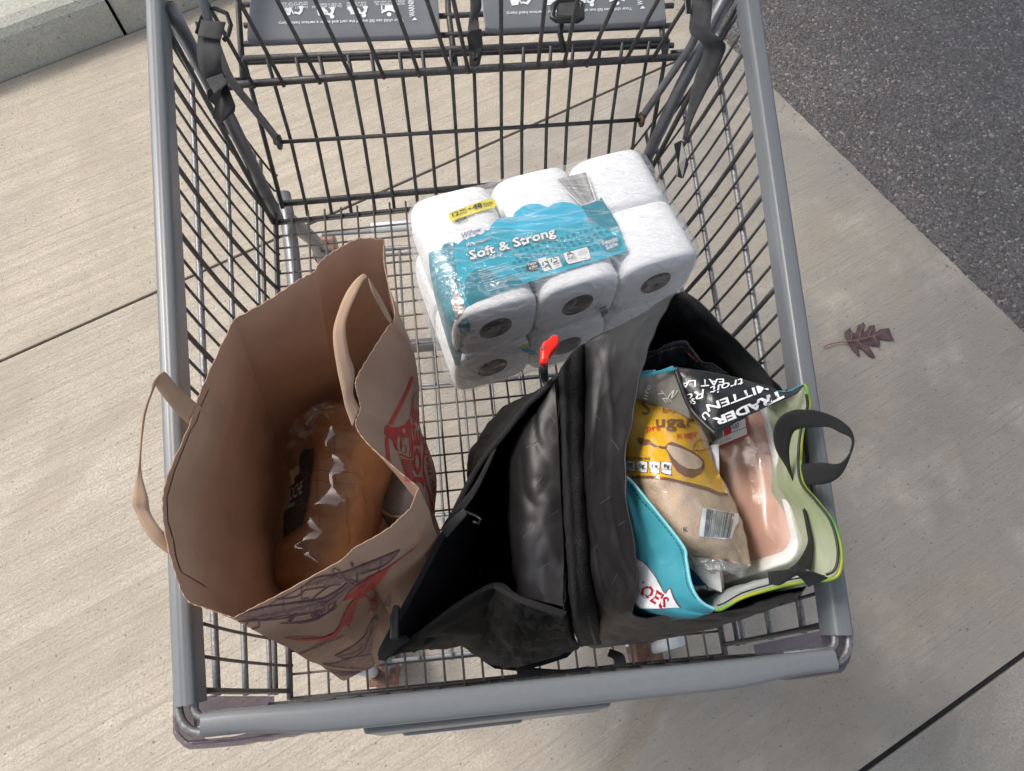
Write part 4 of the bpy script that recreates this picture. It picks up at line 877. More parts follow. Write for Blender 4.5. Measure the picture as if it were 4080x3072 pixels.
# red print on the right wall
PW = [walls]
multi('red_bottle', [[P5(*p) for p in [(75,480),(100,455),(135,480),(200,485),(265,462),(300,405),(325,440),(330,570),(335,600),(300,585),(240,560),(205,545),(190,600),(195,680),(215,715),(180,690),(150,600),(90,560),(75,540)]], [P5(*p) for p in [(225,600),(235,590),(245,660),(230,720)]]], PW, M['red_ink'], pbag, 1)
strokes('red_outline', [([P5(*p) for p in ((335,0),(295,110),(235,240),(175,350),(122,455))], 6), ([P5(*p) for p in ((345,30),(300,140),(240,270),(190,370),(145,465))], 1.6), ([P5(*p) for p in ((92,575),(95,680),(112,805))], 5), ([P5(*p) for p in ((105,575),(112,680),(128,810))], 1.4), ([P5(*p) for p in ((360,150),(330,300),(310,420))], 1.4), ([P5(*p) for p in ((335,600),(338,700),(330,770),(285,765),(220,735))], 3.2), ([P5(*p) for p in ((310,600),(318,690),(308,750))], 1.6),
                        ([P5(*p) for p in ((430,330),(470,560),(450,700),(440,860),(455,960),(500,1120),(550,1290))], 3.0), ([P5(*p) for p in ((445,880),(470,1000),(530,1280))], 1.4), ([P5(*p) for p in ((250,660),(268,655),(282,690),(270,725),(252,715))], 1.4)], PW, M['red_ink'], pbag, 1)['kind'] = 'stuff'
gr = []
rg = random.Random(2)
for i in range(6):
    for j in range(9):
        x = 235 + i * 22 + j * 5 + rg.uniform(-4, 4); y = 780 + j * 24 + i * 4
        if x < 345: gr.append(([P5(x, y), P5(x + 7, y + 14), P5(x + 16, y + 3)], 2.2))
for i in range(9): gr.append(([P5(205 + i * 8, 745 + i * 22), P5(225 + i * 9, 748 + i * 26)], 1.3))
for i in range(6): gr.append(([P5(185 + i * 14, 545 + i * 3), P5(180 + i * 14, 560 + i * 8)], 1.2))
for i in range(7): gr.append(([P5(325 + i * 8, 210 + i * 30), P5(340 + i * 7, 235 + i * 26), P5(330 + i * 8, 250 + i * 28)], 1.2))
strokes('red_grapes', gr, PW, M['red_ink'], pbag, 1)
lettering("JOE'S", P5(425, 1050), P5(400, 300), 15, PW, M['red_ink'], pbag, 2, bold=.03)
lettering('WWW.TRADER', P5(603, 1290), P5(452, 560), 8, PW, M['red_ink'], pbag, 2, bold=.01, shear=.2)
# drawing on the front gusset
multi('wing_shading', [[P6(*p) for p in [(1530,85),(1400,215),(1180,295),(960,400),(850,395),(720,395),(520,505),(350,590),(440,530),(600,450),(700,395),(800,330),(950,312),(1050,278),(1300,180)]], [P6(*p) for p in [(75,690),(170,640),(400,580),(700,545),(850,520),(960,460),(900,560),(800,630),(650,640),(500,665),(250,690),(120,712)]], [P6(*p) for p in [(1210,350),(1330,290),(1200,400),(1050,470),(940,560),(860,630),(880,540),(1000,440),(1060,390)]]], PW, M['plum_wash'], pbag, 1, 9)
ps = [((1530,85),(1300,180),(1050,278),(800,330),(700,395)), ((1530,85),(1400,220),(1180,300)), ((60,690),(170,640),(400,580),(700,545),(850,520)), ((110,715),(300,705),(500,665),(700,650)), ((665,395),(668,560)), ((505,505),(505,580)), ((320,590),(325,620)), ((1150,285),(1160,370)), ((1375,165),(1340,280)), ((690,440),(880,410)), ((440,520),(620,500),(690,440)), ((760,520),(900,410),(1010,390)), ((850,520),(1000,430),(1070,370)), ((830,540),(850,640)), ((850,530),(870,630)), ((640,640),(560,720)), ((620,640),(545,715)), ((480,732),(700,715),(900,640),(970,540)), ((630,735),(800,700),(930,610)), ((290,710),(500,690),(750,640)), ((280,695),(290,760),(220,785)), ((170,760),(200,715),(280,695)), ((220,785),(290,720)), ((560,555),(860,510)), ((860,560),(980,480),(1080,400))]
strokes('pencil_lines', [([P6(*p) for p in s], 2.3) for s in ps] + [([P6(*p) for p in ring2(985, 292, 55, 26, 14, .75)], 2.4), ([P6(*p) for p in ring2(1128, 372, 52, 14, 14, .45)], 2.4), ([P6(*p) for p in ring2(800, 655, 48, 32, 16, -.2)], 3.2), ([P6(*p) for p in ring2(800, 655, 22, 13, 12, -.2)], 3.0), ([P6(*p) for p in ring2(708, 525, 24, 14, 12)], 2.4), ([P6(*p) for p in ring2(935, 585, 38, 28, 12, -.5)], 2.2), ([P6(1030, 310), P6(1060, 350), P6(1090, 355)], 2.6)] + [([P6(1095 + i * 8, 190 + i * 3), P6(1105 + i * 6, 235)], 1.2) for i in range(4)], PW, M['plum_ink'], pbag, 2)
hat = []
for i in range(46):
    t = i / 45; x = lerp(120, 900, t); y = lerp(690, 515, t) + 8; hat.append(([P6(x, y), P6(x - 22, y + rg.uniform(18, 44))], 1.0))
for i in range(40):
    t = i / 39; x = lerp(720, 1480, t); y = lerp(395, 110, t); hat.append(([P6(x, y), P6(x - 24, y + rg.uniform(15, 42))], 1.0))
strokes('hatching', hat, PW, M['plum_ink'], pbag, 2)['kind'] = 'stuff'
multi('red_figure', [[P6(*p) for p in [(1725,10),(1590,120),(1420,240),(1250,330),(1100,430),(1030,540),(1100,510),(1150,500),(1080,570),(1025,680),(1005,745),(940,825),(850,858),(650,872),(500,858),(640,884),(880,880),(965,848),(1040,742),(1085,765),(1110,690),(1140,600),(1165,520),(1230,492),(1270,555),(1262,520),(1225,465),(1290,440),(1360,360),(1450,230),(1620,105)]], [P6(*p) for p in [(1262,520),(1275,560),(1300,575),(1330,545),(1325,470),(1305,445),(1318,500),(1305,540)]]], PW, M['red_ink'], pbag, 3, 8)
strokes('red_figure_lines', [([P6(*p) for p in ((1300,450),(1322,500),(1310,545),(1275,585),(1245,650))], 1.8), ([P6(*p) for p in ((1335,560),(1310,610),(1260,610))], 1.8), ([P6(*p) for p in ((1060,640),(1075,690),(1070,760))], 1.6), ([P6(*p) for p in ((520,862),(640,850),(800,858))], 1.6)], PW, M['red_ink'], pbag, 3)
strokes('paper_gaps', [([P6(1060 + i * 26, 470 - i * 6), P6(1150 + i * 30, 400 - i * 14)], 1.0) for i in range(6)] + [([P6(1060, 600 + i * 24), P6(1090, 610 + i * 26)], 1.0) for i in range(6)], PW, M['kraft'], pbag, 5)
multi('rock_drawing', [[P6(*p) for p in [(955,1020),(1060,960),(1140,915),(1215,850),(1250,760),(1285,690),(1330,655),(1345,700),(1320,800),(1290,900),(1285,1000),(1312,1080),(1255,1140),(1100,1130),(1000,1120),(850,1090),(960,1085),(1060,1055)]], [P6(*p) for p in [(900,1145),(1050,1160),(1260,1150),(1410,1150),(1330,1185),(1150,1200),(1000,1205),(960,1180)]], [P6(*p) for p in [(1380,580),(1440,465),(1460,520),(1445,590)]]], PW, M['plum_wash'], pbag, 1, 9)
strokes('rock_lines', [([P6(*p) for p in s], 2.0) for s in (((955,1020),(1100,950),(1215,850),(1255,765)), ((980,1030),(1130,985),(1240,900),(1300,760)), ((1040,1060),(1180,1000),(1240,930)), ((850,1090),(1000,1120),(1240,1135),(1310,1085)), ((940,1170),(1100,1165),(1300,1160)), ((1000,1185),(1150,1180),(1260,1190)), ((1290,690),(1275,800),(1230,930)), ((1010,1045),(1190,1020),(1270,1000)))] , PW, M['plum_ink'], pbag, 2)
multi('red_fish', [[P6(*p) for p in [(1570,940),(1640,900),(1750,800),(1850,760),(1950,712),(1942,770),(1830,850),(1740,930),(1700,1000),(1580,1060),(1568,1010)]]], PW, M['red_ink'], pbag, 1, 9)
lettering('www.hopDKIPERS.com', P6(650, 1012), P6(1042, 850), 7, PW, M['plum_ink'], pbag, 2)

# ---- brioche loaf in its film, lying in the paper bag
la, lb = at(772, 905, .765), at(672, 1262, .755); ax = (lb - la).normalized(); sx_ = ax.cross(Vector((0, 0, 1))).normalized(); up_ = sx_.cross(ax).normalized()
if sx_.x < 0: sx_ = -sx_
la += sx_ * .007; lb += sx_ * .007
loaf = thing('brioche_loaf', 'golden brown brioche loaf in clear film with a black label, inside the paper bag', 'bread', lerp(la, lb, .5) - up_ * .055)
def loafgeo(extra, wob):
    V = []; n, mm = 40, 40
    Lh = (lb - la).length / 2 + .020 + extra
    for i in range(n):
        s_ = -1 + 2 * i / (n - 1); k = (1 - abs(s_) ** 9) ** .5 if abs(s_) < 1 else 0.0
        k = max(k, .02)
        for j in range(mm):
            a = 2 * math.pi * j / mm; q = sup(a, 1, 3.2); r = (1 + .035 * math.sin(s_ * 22 + 1.2) * (1 if math.sin(a) > 0 else 0) * .8)
            p = lerp(la, lb, .5) + ax * (s_ * Lh) + sx_ * (q.x * (.051 + extra) * k) + up_ * (q.y * (.056 + extra) * k * r)
            d = (sx_ * q.x + up_ * q.y).normalized(); V.append(p + d * wob * (nz(p, 34) + .5 * nz(p, 80, 3)))
    return V, grid_faces(mm, n, True) + [tuple(reversed(range(mm))), tuple(range((n - 1) * mm, n * mm))]
lo = obj('crust', *loafgeo(0, .0025), M['crust'], loaf)
rid = []
for u0, v0, u1, v1 in ((430,440,425,640),(420,660,440,800),(260,690,600,720),(250,770,580,790),(330,610,430,600),(520,880,540,1250),(640,830,660,930),(300,560,320,1100)):
    rid.append(([P4(lerp(u0, u1, k / 5) + rg.uniform(-9, 9), lerp(v0, v1, k / 5) + rg.uniform(-9, 9)) for k in range(6)], 2.0))
strokes('crust_lines', rid, [lo], mat('dark crust', (.18, .07, .022), .6), loaf, 1)
wrapb = obj('clear_film', *loafgeo(.006, .0055), M['film_bread'], loaf)
lbk = decal('black_label', [P4(*p) for p in [(200,535),(275,520),(270,600),(240,850),(195,1100),(100,1150),(40,1195),(45,1000),(75,750),(130,600)]], [wrapb], mat('black gloss label', (.006, .007, .009), .6, spec=.2), loaf, -9, 10)
lettering('IOCHE', P4(82, 925), P4(186, 858), 30, [wrapb], mat('silver print', (.35, .36, .38), .4), loaf, -6, up=(.12, -1), base=.0004)
strokes('label_scroll', [([P4(150 + rg.uniform(-60, 80), 640 + k * 22), P4(190 + rg.uniform(-50, 50), 650 + k * 20), P4(200 + rg.uniform(-40, 40), 690 + k * 20)], 1.0) for k in range(16) if not 4 < k < 13], [wrapb], mat('grey print', (.06, .07, .09), .5), loaf, -6)
decal('label_flash', [P4(68, 960), P4(132, 915), P4(135, 945), P4(66, 985)], [wrapb], mat('pale blue print', (.08, .20, .28), .4), loaf, -6, 6)
sheet('film_end', [[(625, 935, .80), (640, 905, .82), (672, 880, .83), (710, 868, .825), (752, 885, .81)], [(622, 975, .79), (650, 930, .815), (690, 905, .82), (730, 895, .815), (765, 915, .80)], [(640, 1000, .79), (665, 950, .805), (700, 930, .81), (740, 920, .805), (775, 935, .79)]], 26, 14, M['film_bread_loose'], loaf, .009, 60)
# white tub beside the loaf
tb = at(866, 1058, .76); tub = thing('white_tub', 'white cylindrical carton in shadow beside the loaf in the paper bag', 'carton', tb - Vector((0, 0, .1)))
V, Fc = tube_data([tb + Vector((0.0, 0, -.12)), tb + Vector((0, 0, -.004)), tb + Vector((0, 0, 0))], .034, 28); obj('carton_body', V, Fc, mat('shade-darkened white card', (.14, .14, .145), .6, 0, .2, 60), tub)  # white carton: the bag's shade is put into this dark colour
tube('carton_rim', [tb + Vector((math.cos(k * .3142) * .0335, math.sin(k * .3142) * .0335, .001)) for k in range(20)], .002, M['card'], tub, 6, closed=True)

# ================================================================== BLACK BAG
c8b = crop(1500, 1200, 1200, 1333); c6 = crop(1600, 1900, 1900, 2212); c7 = crop(2300, 1100, 1200, 1428)
bbag = thing('black_bag', 'open black nylon pannier bag with side pocket flap, right front of cart', 'bag', (.12, .17, .616))
# main sack: collar rim, shoulder, foot
rimM = [(1463,630,.965),(1432,672,.975),(1395,755,.985),(1366,880,.99),(1346,1000,.995),(1352,1090,.99),(1368,1180,.98),(1376,1270,.96),(1368,1332,.925),(1470,1334,.905),(1600,1316,.90),(1700,1290,.90),(1740,1268,.90),(1745,1200,.915),(1755,1080,.93),(1738,950,.94),(1692,842,.955),(1640,784,.96),(1570,708,.968),(1505,645,.970)]
shM = [(1262,742,.905),(1260,790,.905),(1258,860,.90),(1258,930,.90),(1260,1010,.895),(1264,1090,.89),(1270,1170,.88),(1280,1290,.85),(1300,1390,.74),(1420,1378,.76),(1560,1352,.78),(1680,1312,.80),(1722,1282,.82),(1725,1200,.82),(1722,1080,.82),(1700,950,.83),(1630,860,.85),(1560,800,.85),(1470,740,.86),(1370,720,.89)]
ftM = [Vector(p) for p in ((.11,.335,.633),(.105,.31,.632),(.10,.28,.630),(.098,.24,.628),(.096,.20,.626),(.095,.16,.623),(.094,.12,.620),(.094,.07,.617),(.098,.032,.615),(.15,.028,.615),(.20,.030,.615),(.25,.036,.616),(.268,.05,.617),(.27,.10,.620),(.27,.16,.623),(.268,.22,.627),(.262,.29,.632),(.235,.33,.634),(.19,.345,.634),(.15,.345,.634))]
def mixrow(a, b, t, push=0):
    A = [p if isinstance(p, Vector) else at(*p) for p in a]; B = [p if isinstance(p, Vector) else at(*p) for p in b]; return [lerp(p, q, t) for p, q in zip(A, B)]
main = sheet('main_sack', [rimM, mixrow(rimM, shM, .5), shM, mixrow(shM, ftM, .5), ftM], 200, 84, M['nylon'], bbag, .0042, 13, mats=[M['nylon_dark'], M['nylon']], closed=True, wfun=lambda a, b: .35 + .65 * math.sin(math.pi * min(1, b * 1.6)) if b < .62 else .5, fold=.0024)
solid(main, .0012, 1, 1, 1)
obj('sack_base', ftM, [tuple(range(len(ftM)))], M['nylon_dark'], bbag, smooth=False)
# pocket sack on the left with its fallen flap
rimP = [(1205,812,.912),(1168,850,.91),(1135,880,.905),(1090,938,.895),(1050,985,.885),(1012,1045,.88),(960,1150,.87),(905,1255,.86),(850,1355,.85),(822,1415,.845),(845,1412,.84),(905,1370,.84),(1000,1300,.845),(1070,1266,.85),(1115,1290,.86),(1180,1312,.865),(1222,1326,.865),(1220,1200,.88),(1213,1060,.895),(1207,920,.908)]
ftP = [Vector(p) for p in ((.055,.335,.65),(.02,.33,.65),(-.005,.318,.64),(-.02,.295,.64),(-.028,.265,.635),(-.030,.23,.63),(-.030,.19,.628),(-.028,.15,.625),(-.026,.11,.622),(-.030,.075,.620),(-.036,.05,.618),(-.036,.036,.617),(-.02,.024,.616),(.01,.018,.616),(.04,.022,.616),(.07,.028,.616),(.085,.04,.617),(.062,.12,.62),(.058,.20,.625),(.056,.28,.632))]
def pk(t):
    r = mixrow(rimP, ftP, t)
    return r
mid1 = pk(.45); 
for i in (0, 1, 2, 3, 4): mid1[i] = mid1[i] + Vector((-.014, .010, 0)) * (1 if i > 0 else .4)
for i in (12, 13, 14, 15): mid1[i] = mid1[i] + Vector((-.006, -.012, 0))
for i in (6, 7, 8, 9): mid1[i] = mid1[i] + Vector((.020, .004, .02))
mid2 = pk(.8)
for i in (1, 2, 3, 4): mid2[i] = mid2[i] + Vector((-.008, .006, 0))
for i in (12, 13, 14, 15): mid2[i] = mid2[i] + Vector((-.004, -.012, 0))
pocket = sheet('side_pocket', [rimP, mid1, mid2, ftP], 110, 30, M['nylon_dark'], bbag, .004, 24, closed=True, mats=[M['nylon_dark'], M['mesh_black']])
solid(pocket, .0012, 1, 1, 0)
cP = sum(ftP, Vector()) / len(ftP); obj('pocket_base', [cP] + [lerp(cP, p, 1.06) + Vector((0, 0, .002)) for p in ftP], [(0, i + 1, (i + 1) % len(ftP) + 1) for i in range(len(ftP))], M['nylon_dark'], bbag, smooth=False)
# satin inner panel of the pocket
inner = sheet('inner_panel', [[(1198,815,.914),(1206,920,.909),(1212,1060,.897),(1219,1200,.882),(1216,1312,.868)], [(1162,880,.900),(1150,960,.899),(1152,1080,.892),(1158,1200,.88),(1168,1300,.862)], [(1125,925,.872),(1106,1000,.868),(1106,1100,.862),(1112,1210,.85),(1125,1290,.84)], [(1118,940,.80),(1100,1010,.80),(1100,1105,.79),(1106,1212,.785),(1118,1292,.775)]], 90, 44, M['nylon'], bbag, .0022, 17, fold=.0020); solid(inner, .001, 0)
# zip band between pocket and main sack
zipb = sheet('zip_band', [[(1196,830,.80),(1200,930,.80),(1206,1060,.80),(1214,1200,.79),(1232,1335,.76),(1256,1398,.66)], [(1207,806,.914),(1213,920,.910),(1218,1060,.898),(1226,1200,.883),(1240,1330,.858),(1262,1395,.72)], [(1232,765,.918),(1232,900,.915),(1238,1060,.905),(1245,1200,.890),(1258,1330,.862),(1278,1394,.73)], [(1262,742,.908),(1259,880,.903),(1262,1040,.897),(1272,1190,.882),(1286,1320,.845),(1302,1392,.735)], [(1275,760,.84),(1275,890,.83),(1278,1045,.83),(1288,1195,.81),(1300,1320,.78),(1312,1394,.68)]], 50, 20, M['mesh_black'], bbag, .0015, 60); solid(zipb, .001, 0)
zt = []
for i in range(86):
    t = i / 85; p = cr([Vector((*q, 0)) for q in ((1243, 770), (1242, 900), (1248, 1060), (1256, 1200), (1270, 1330), (1286, 1388))], t); zt.append(([(p.x - 3.2, p.y - 1), (p.x + 3.2, p.y + 1)], 2.2))
strokes('zip_teeth', zt, [zipb], M['nylon'], zipb, 3)
# bindings
tube('binding', [cr([at(*p) for p in rimP[0:11]], i / 60) + Vector((0, 0, .001)) for i in range(61)], .0030, M['webbing'], pocket, 7)
tube('binding', [cr([at(*p) for p in rimP[9:17]], i / 50) + Vector((0, 0, .001)) for i in range(51)], .0026, M['webbing'], pocket, 7)
ribbon('edge_tape', zz(c8b, [(525, 640, .889), (430, 820, .884), (330, 940, .880), (285, 1010, .878)]), zz(c8b, [(530, 655, .891), (450, 830, .888), (385, 930, .884), (310, 1045, .880)]), M['webbing'], pocket, 20, .0014)
# gathered mesh bottle pocket at the front
bp_ = sheet('mesh_pocket', [[(1072,1270,.856),(1110,1294,.864),(1160,1312,.868),(1215,1330,.862)], [(1048,1330,.80),(1100,1352,.82),(1150,1360,.81),(1225,1350,.80)], [(1040,1395,.70),(1100,1420,.72),(1150,1415,.72),(1240,1382,.73)], [(1080,1425,.63),(1120,1440,.635),(1160,1430,.635),(1260,1392,.64)]], 50, 26, M['mesh_black'], bbag, .007, 38); solid(bp_, .001, 0)
tube('binding', [cr([at(*p) for p in ((1070,1266,.859),(1110,1290,.868),(1160,1310,.872),(1218,1330,.866))], i / 24) for i in range(25)], .0028, M['webbing'], bp_, 7)
# buckles and straps of the pocket
ribbon('buckle_strap', zz(c8b, [(285, 1010, .886), (335, 960, .888), (385, 920, .889)]), zz(c8b, [(310, 1045, .886), (360, 990, .888), (400, 945, .889)]), M['strap'], bbag, 10, .002)
tube('slide_ring', [at(*c8b(x, y), .888) for x, y in ((372, 915), (395, 932), (440, 950), (462, 965), (452, 985), (425, 975))], .0016, M['black_plastic'], bbag, 6)
bk = [at(*c8b(x, y), z) for x, y, z in ((75, 1350, .872), (102, 1345, .872), (100, 1500, .868), (60, 1500, .868), (62, 1400, .870))]; n = len(bk); upv = Vector((0, 0, .006))
o = obj('clip', [p + upv for p in bk] + [p - upv for p in bk], [tuple(range(n)), tuple(reversed(range(n, 2 * n)))] + [(i, i + n, (i + 1) % n + n, (i + 1) % n) for i in range(n)], M['black_plastic'], bbag, smooth=False); bevel(o, .002, 2)
ribbon('flap_tab', zz(c8b, [(10, 1585, .846), (15, 1530, .852), (60, 1490, .856), (130, 1480, .858)]), zz(c8b, [(40, 1590, .846), (75, 1560, .850), (105, 1530, .852), (150, 1500, .856)]), M['webbing'], bbag, 14, .003)
ribbon('carry_strap', [(1115,1438,.64),(1150,1442,.64),(1220,1446,.64),(1275,1438,.64)], [(1118,1466,.64),(1150,1464,.64),(1200,1456,.64),(1262,1448,.64)], M['webbing'], bbag, 14, .002)
ribbon('carry_strap', [(1318,1402,.645),(1345,1412,.655),(1352,1432,.645),(1345,1448,.63)], [(1312,1418,.645),(1325,1424,.650),(1328,1434,.645),(1322,1446,.63)], M['webbing'], bbag, 14, .002)
ribbon('strap_end', [(1268,1506,.80),(1290,1516,.79)], [(1272,1514,.80),(1294,1524,.79)], M['webbing'], bbag, 6, .003)
# inner pocket with orange stitching at the back of the opening
inn = sheet('inner_pocket', [[(1372,772,.945),(1405,760,.948),(1440,746,.95),(1478,738,.95),(1490,752,.948),(1520,778,.945),(1572,808,.94)], [(1372,810,.90),(1405,800,.90),(1445,792,.90),(1480,790,.90),(1500,800,.90),(1530,815,.90),(1575,830,.90)]], 36, 8, mat('dark navy lining', (.010, .010, .016), .6, 0, .2, 60), bbag, .003, 50); solid(inn, .001, 0)
strokes('orange_stitches', [([c7(300 + i * 22, lerp(360, 390, 0) + 14 * math.sin(i * 1.1)), c7(314 + i * 22, 358 + 14 * math.sin(i * 1.1 + .5))], 1.5) for i in range(0)] + [([a, b], 1.6) for a, b in zip([cr([Vector((*q, 0)) for q in ((1376,778),(1405,768),(1440,754),(1474,747),(1484,758),(1512,782),(1566,812))], k / 60).to_2d() for k in range(0, 60, 2)], [cr([Vector((*q, 0)) for q in ((1376,778),(1405,768),(1440,754),(1474,747),(1484,758),(1512,782),(1566,812))], (k + 1.3) / 60).to_2d() for k in range(0, 60, 2)])], [inn], M['orange'], inn, 3)
# reflective flecks woven into the nylon
fk = []
rf = random.Random(9)
for (x, y) in ((1330,700),(1395,690),(1300,790),(1345,800),(1290,900),(1330,960),(1275,1010),(1310,1080),(1345,1130),(1290,1180),(1330,1250),(1305,1330),(1150,960),(1190,900),(1165,1040),(1195,1110),(1140,1150),(1180,1220),(1420,1352),(1470,1345),(1510,1338),(1560,1335),(1610,1322),(1650,1315),(1400,1320),(1360,660),(1300,740)):
    a = rf.choice((.9, -1.0, 2.2, -.6)); l_ = rf.uniform(8, 16); fk.append(([(x - math.cos(a) * l_, y - math.sin(a) * l_), (x + math.cos(a) * l_, y + math.sin(a) * l_)], 1.3))
strokes('reflective_flecks', fk, [main, inner], M['reflect'], main, 2)['kind'] = 'stuff'

# tool with a red hook handle standing in the pocket
tool = thing('red_hook_tool', 'red plastic hook handle on a thin black rod in the black bag pocket', 'tool', at(1178, 820, .74))
pf_ = [at(*p) for p in ((1174,806,.935),(1174,790,.945),(1176,770,.955),(1182,752,.963),(1196,742,.967),(1200,736,.967))]
hp = [at(*c8b(x, y), .965) for x, y in ((722,285),(724,215),(735,190),(758,180),(775,160),(790,155),(806,165),(808,195),(795,215),(778,232),(760,260),(758,285))]
n = len(hp); V = []
for lev, sc_ in ((.008, .80), (.005, 1.0), (-.005, 1.0), (-.008, .80)):
    c_ = sum(hp, Vector()) / n
    V += [c_ + (p - c_) * sc_ + Vector((0, 0, lev)) for p in hp]
Fc = [tuple(range(n)), tuple(reversed(range(3 * n, 4 * n)))] + [(k * n + i, (k + 1) * n + i, (k + 1) * n + (i + 1) % n, k * n + (i + 1) % n) for k in range(3) for i in range(n)]
hd = obj('hook_handle', V, Fc, M['red_plastic'], tool); sb = hd.modifiers.new('sub', 'BEVEL'); sb.width = .002; sb.segments = 3
decal('handle_hole', [c8b(*p) for p in ((728,206),(741,196),(746,208),(733,222))], [hd], mat('dark red', (.16, .01, .01), .5), hd, 2, 0)
tube('rod', [at(*c8b(741, 285), .965), at(*c8b(741, 330), .93), at(*c8b(745, 345), .86), at(1180, 830, .70)], .0042, M['black_plastic'], tool, 12)

# ================================================================== REUSABLE SHOPPER INSIDE THE BLACK BAG
N1 = crop(2450, 1500, 950, 2212); N2 = crop(2450, 1900, 950, 2212)
tj = thing('reusable_shopper', 'aqua and green woven plastic shopper bag standing open inside the black bag', 'shopping bag', (.2, .17, .63))
rimT = [(1545,1316,.95),(1512,1298,.955),(1492,1262,.96),(1482,1210,.965),(1475,1180,.968),(1425,1115,.972),(1370,1048,.975),(1341,1014,.978),(1351,950,.968),(1362,890,.964),(1376,815,.962),(1415,802,.965),(1455,796,.96),(1560,812,.96),(1650,836,.965),(1700,846,.97),(1735,832,.985),(1748,872,.98),(1738,905,.975),(1729,965,.972),(1732,1040,.97),(1768,1088,.972),(1800,1132,.975),(1816,1190,.975),(1812,1236,.972),(1790,1252,.968),(1740,1256,.962),(1680,1268,.958),(1605,1290,.953),(1565,1312,.95)]
ftT = [Vector(p) for p in ((.128,.048,.66),(.122,.06,.66),(.118,.08,.66),(.116,.10,.66),(.115,.115,.66),(.112,.14,.66),(.110,.165,.66),(.11,.19,.66),(.11,.215,.66),(.112,.24,.66),(.12,.27,.66),(.135,.285,.66),(.15,.29,.66),(.18,.292,.66),(.21,.292,.66),(.235,.285,.66),(.252,.27,.66),(.258,.25,.66),(.258,.23,.66),(.258,.205,.66),(.258,.18,.66),(.258,.155,.66),(.258,.13,.66),(.258,.10,.66),(.256,.075,.66),(.25,.06,.66),(.235,.052,.66),(.21,.048,.66),(.18,.046,.66),(.155,.046,.66))]
slope = mixrow(rimT, ftT, .16)
for i_, q_ in enumerate(((1520,1330,.925),(1450,1326,.925),(1388,1312,.928),(1376,1270,.935),(1368,1222,.94),(1358,1150,.95),(1346,1070,.96),(1338,1018,.966))): slope[i_] = at(*q_)
for i_, q_ in ((26, (1738,1236,.925)), (27, (1680,1246,.92)), (28, (1605,1264,.918)), (29, (1562,1284,.915))): slope[i_] = at(*q_)
below = mixrow(slope, ftT, .35)
shop = sheet('bag_wall', [rimT, mixrow(rimT, slope, .5), slope, below, mixrow(slope, ftT, .7), ftT], 130, 34, M['aqua'], tj, .0018, 40, closed=True, mats=[M['aqua'], M['bagwhite'], M['lime']])
obj('bag_base', ftT, [tuple(range(len(ftT)))], M['bagwhite'], tj, smooth=False)
sm = shop.modifiers.new('solid', 'SOLIDIFY'); sm.thickness = .0010; sm.offset = -1; sm.material_offset = 1; sm.use_rim = True
ph = len(shop.data.polygons)
shop.data.materials.clear()
for mm in (M['aqua'], M['lime'], M['bagwhite'], M['lime']): shop.data.materials.append(mm)
for p in shop.data.polygons:
    s_ = (p.index % 130) / 130.0
    if 16.0 / 30 <= s_ < 25.5 / 30: p.material_index = 1            # green side panel (its lining is lime)
sm.material_offset = 2
# stitched rim trim: aqua on the left, green on the right and front
def rimseg(a, b, n=60, dz=.0012): return [cr([at(*p) for p in rimT], a + (b - a) * i / (n - 1), True) + Vector((0, 0, dz)) for i in range(n)]
tube('rim_trim', rimseg(0, 11 / 30, 80), .0014, mat('pale aqua trim', (.25, .62, .68), .4), shop, 6)
tube('rim_trim', rimseg(16 / 30, 1.0, 110), .0017, M['green'], shop, 6)
def stitches(path2, cnt, wd, objs, m, parent, off=(0, 0), lyr=3, fill=.6):
    P = [Vector((*q, 0)) for q in path2]; lst = []
    for i in range(cnt):
        a = cr(P, i / cnt).to_2d(); b = cr(P, (i + fill) / cnt).to_2d(); lst.append(([(a.x + off[0], a.y + off[1]), (b.x + off[0], b.y + off[1])], wd))
    return strokes('stitches', lst, objs, m, parent, lyr)
stitches([(1350,1032),(1385,1078),(1430,1130),(1468,1182),(1478,1225),(1485,1262),(1503,1290),(1535,1311)], 46, 1.6, [shop], M['ink'], shop)
tube('edge_seam', [p + Vector((0, 0, .0016)) for p in [lerp(q, Vector((.2, .17, q.z)), .035) for q in rimseg(16.5 / 30, 25 / 30, 80)]], .0013, M['ink'], shop, 5)
tube('edge_seam', [p + Vector((0, .0035, .0010)) for p in rimseg(25.2 / 30, 29.8 / 30, 60)], .0008, M['ink'], shop, 5)
# white cloud with red border and lettering on the aqua wall
decal('white_cloud', [N2(*p) for p in [(185,740),(230,765),(290,815),(340,880),(395,960),(440,1045),(475,1080),(495,1045),(515,1035),(525,1070),(550,1130),(585,1185),(615,1210),(400,1215),(180,1210),(215,1100),(235,1010),(215,900)]], [shop], M['white_label'], shop, 2, 9)
strokes('cloud_border', [([N2(*p) for p in ((185,740),(230,765),(290,815),(340,880),(395,960),(440,1045),(470,1078),(492,1045),(514,1035),(526,1072),(552,1132),(587,1187),(612,1210))], 1.8)], [shop], mat('maroon print', (.22, .02, .03), .4), shop, 3)
lettering("JOE'S", N2(185, 1055), N2(450, 1225), 26, [shop], mat('crimson print', (.42, .01, .02), .4), shop, 3, bold=.03)
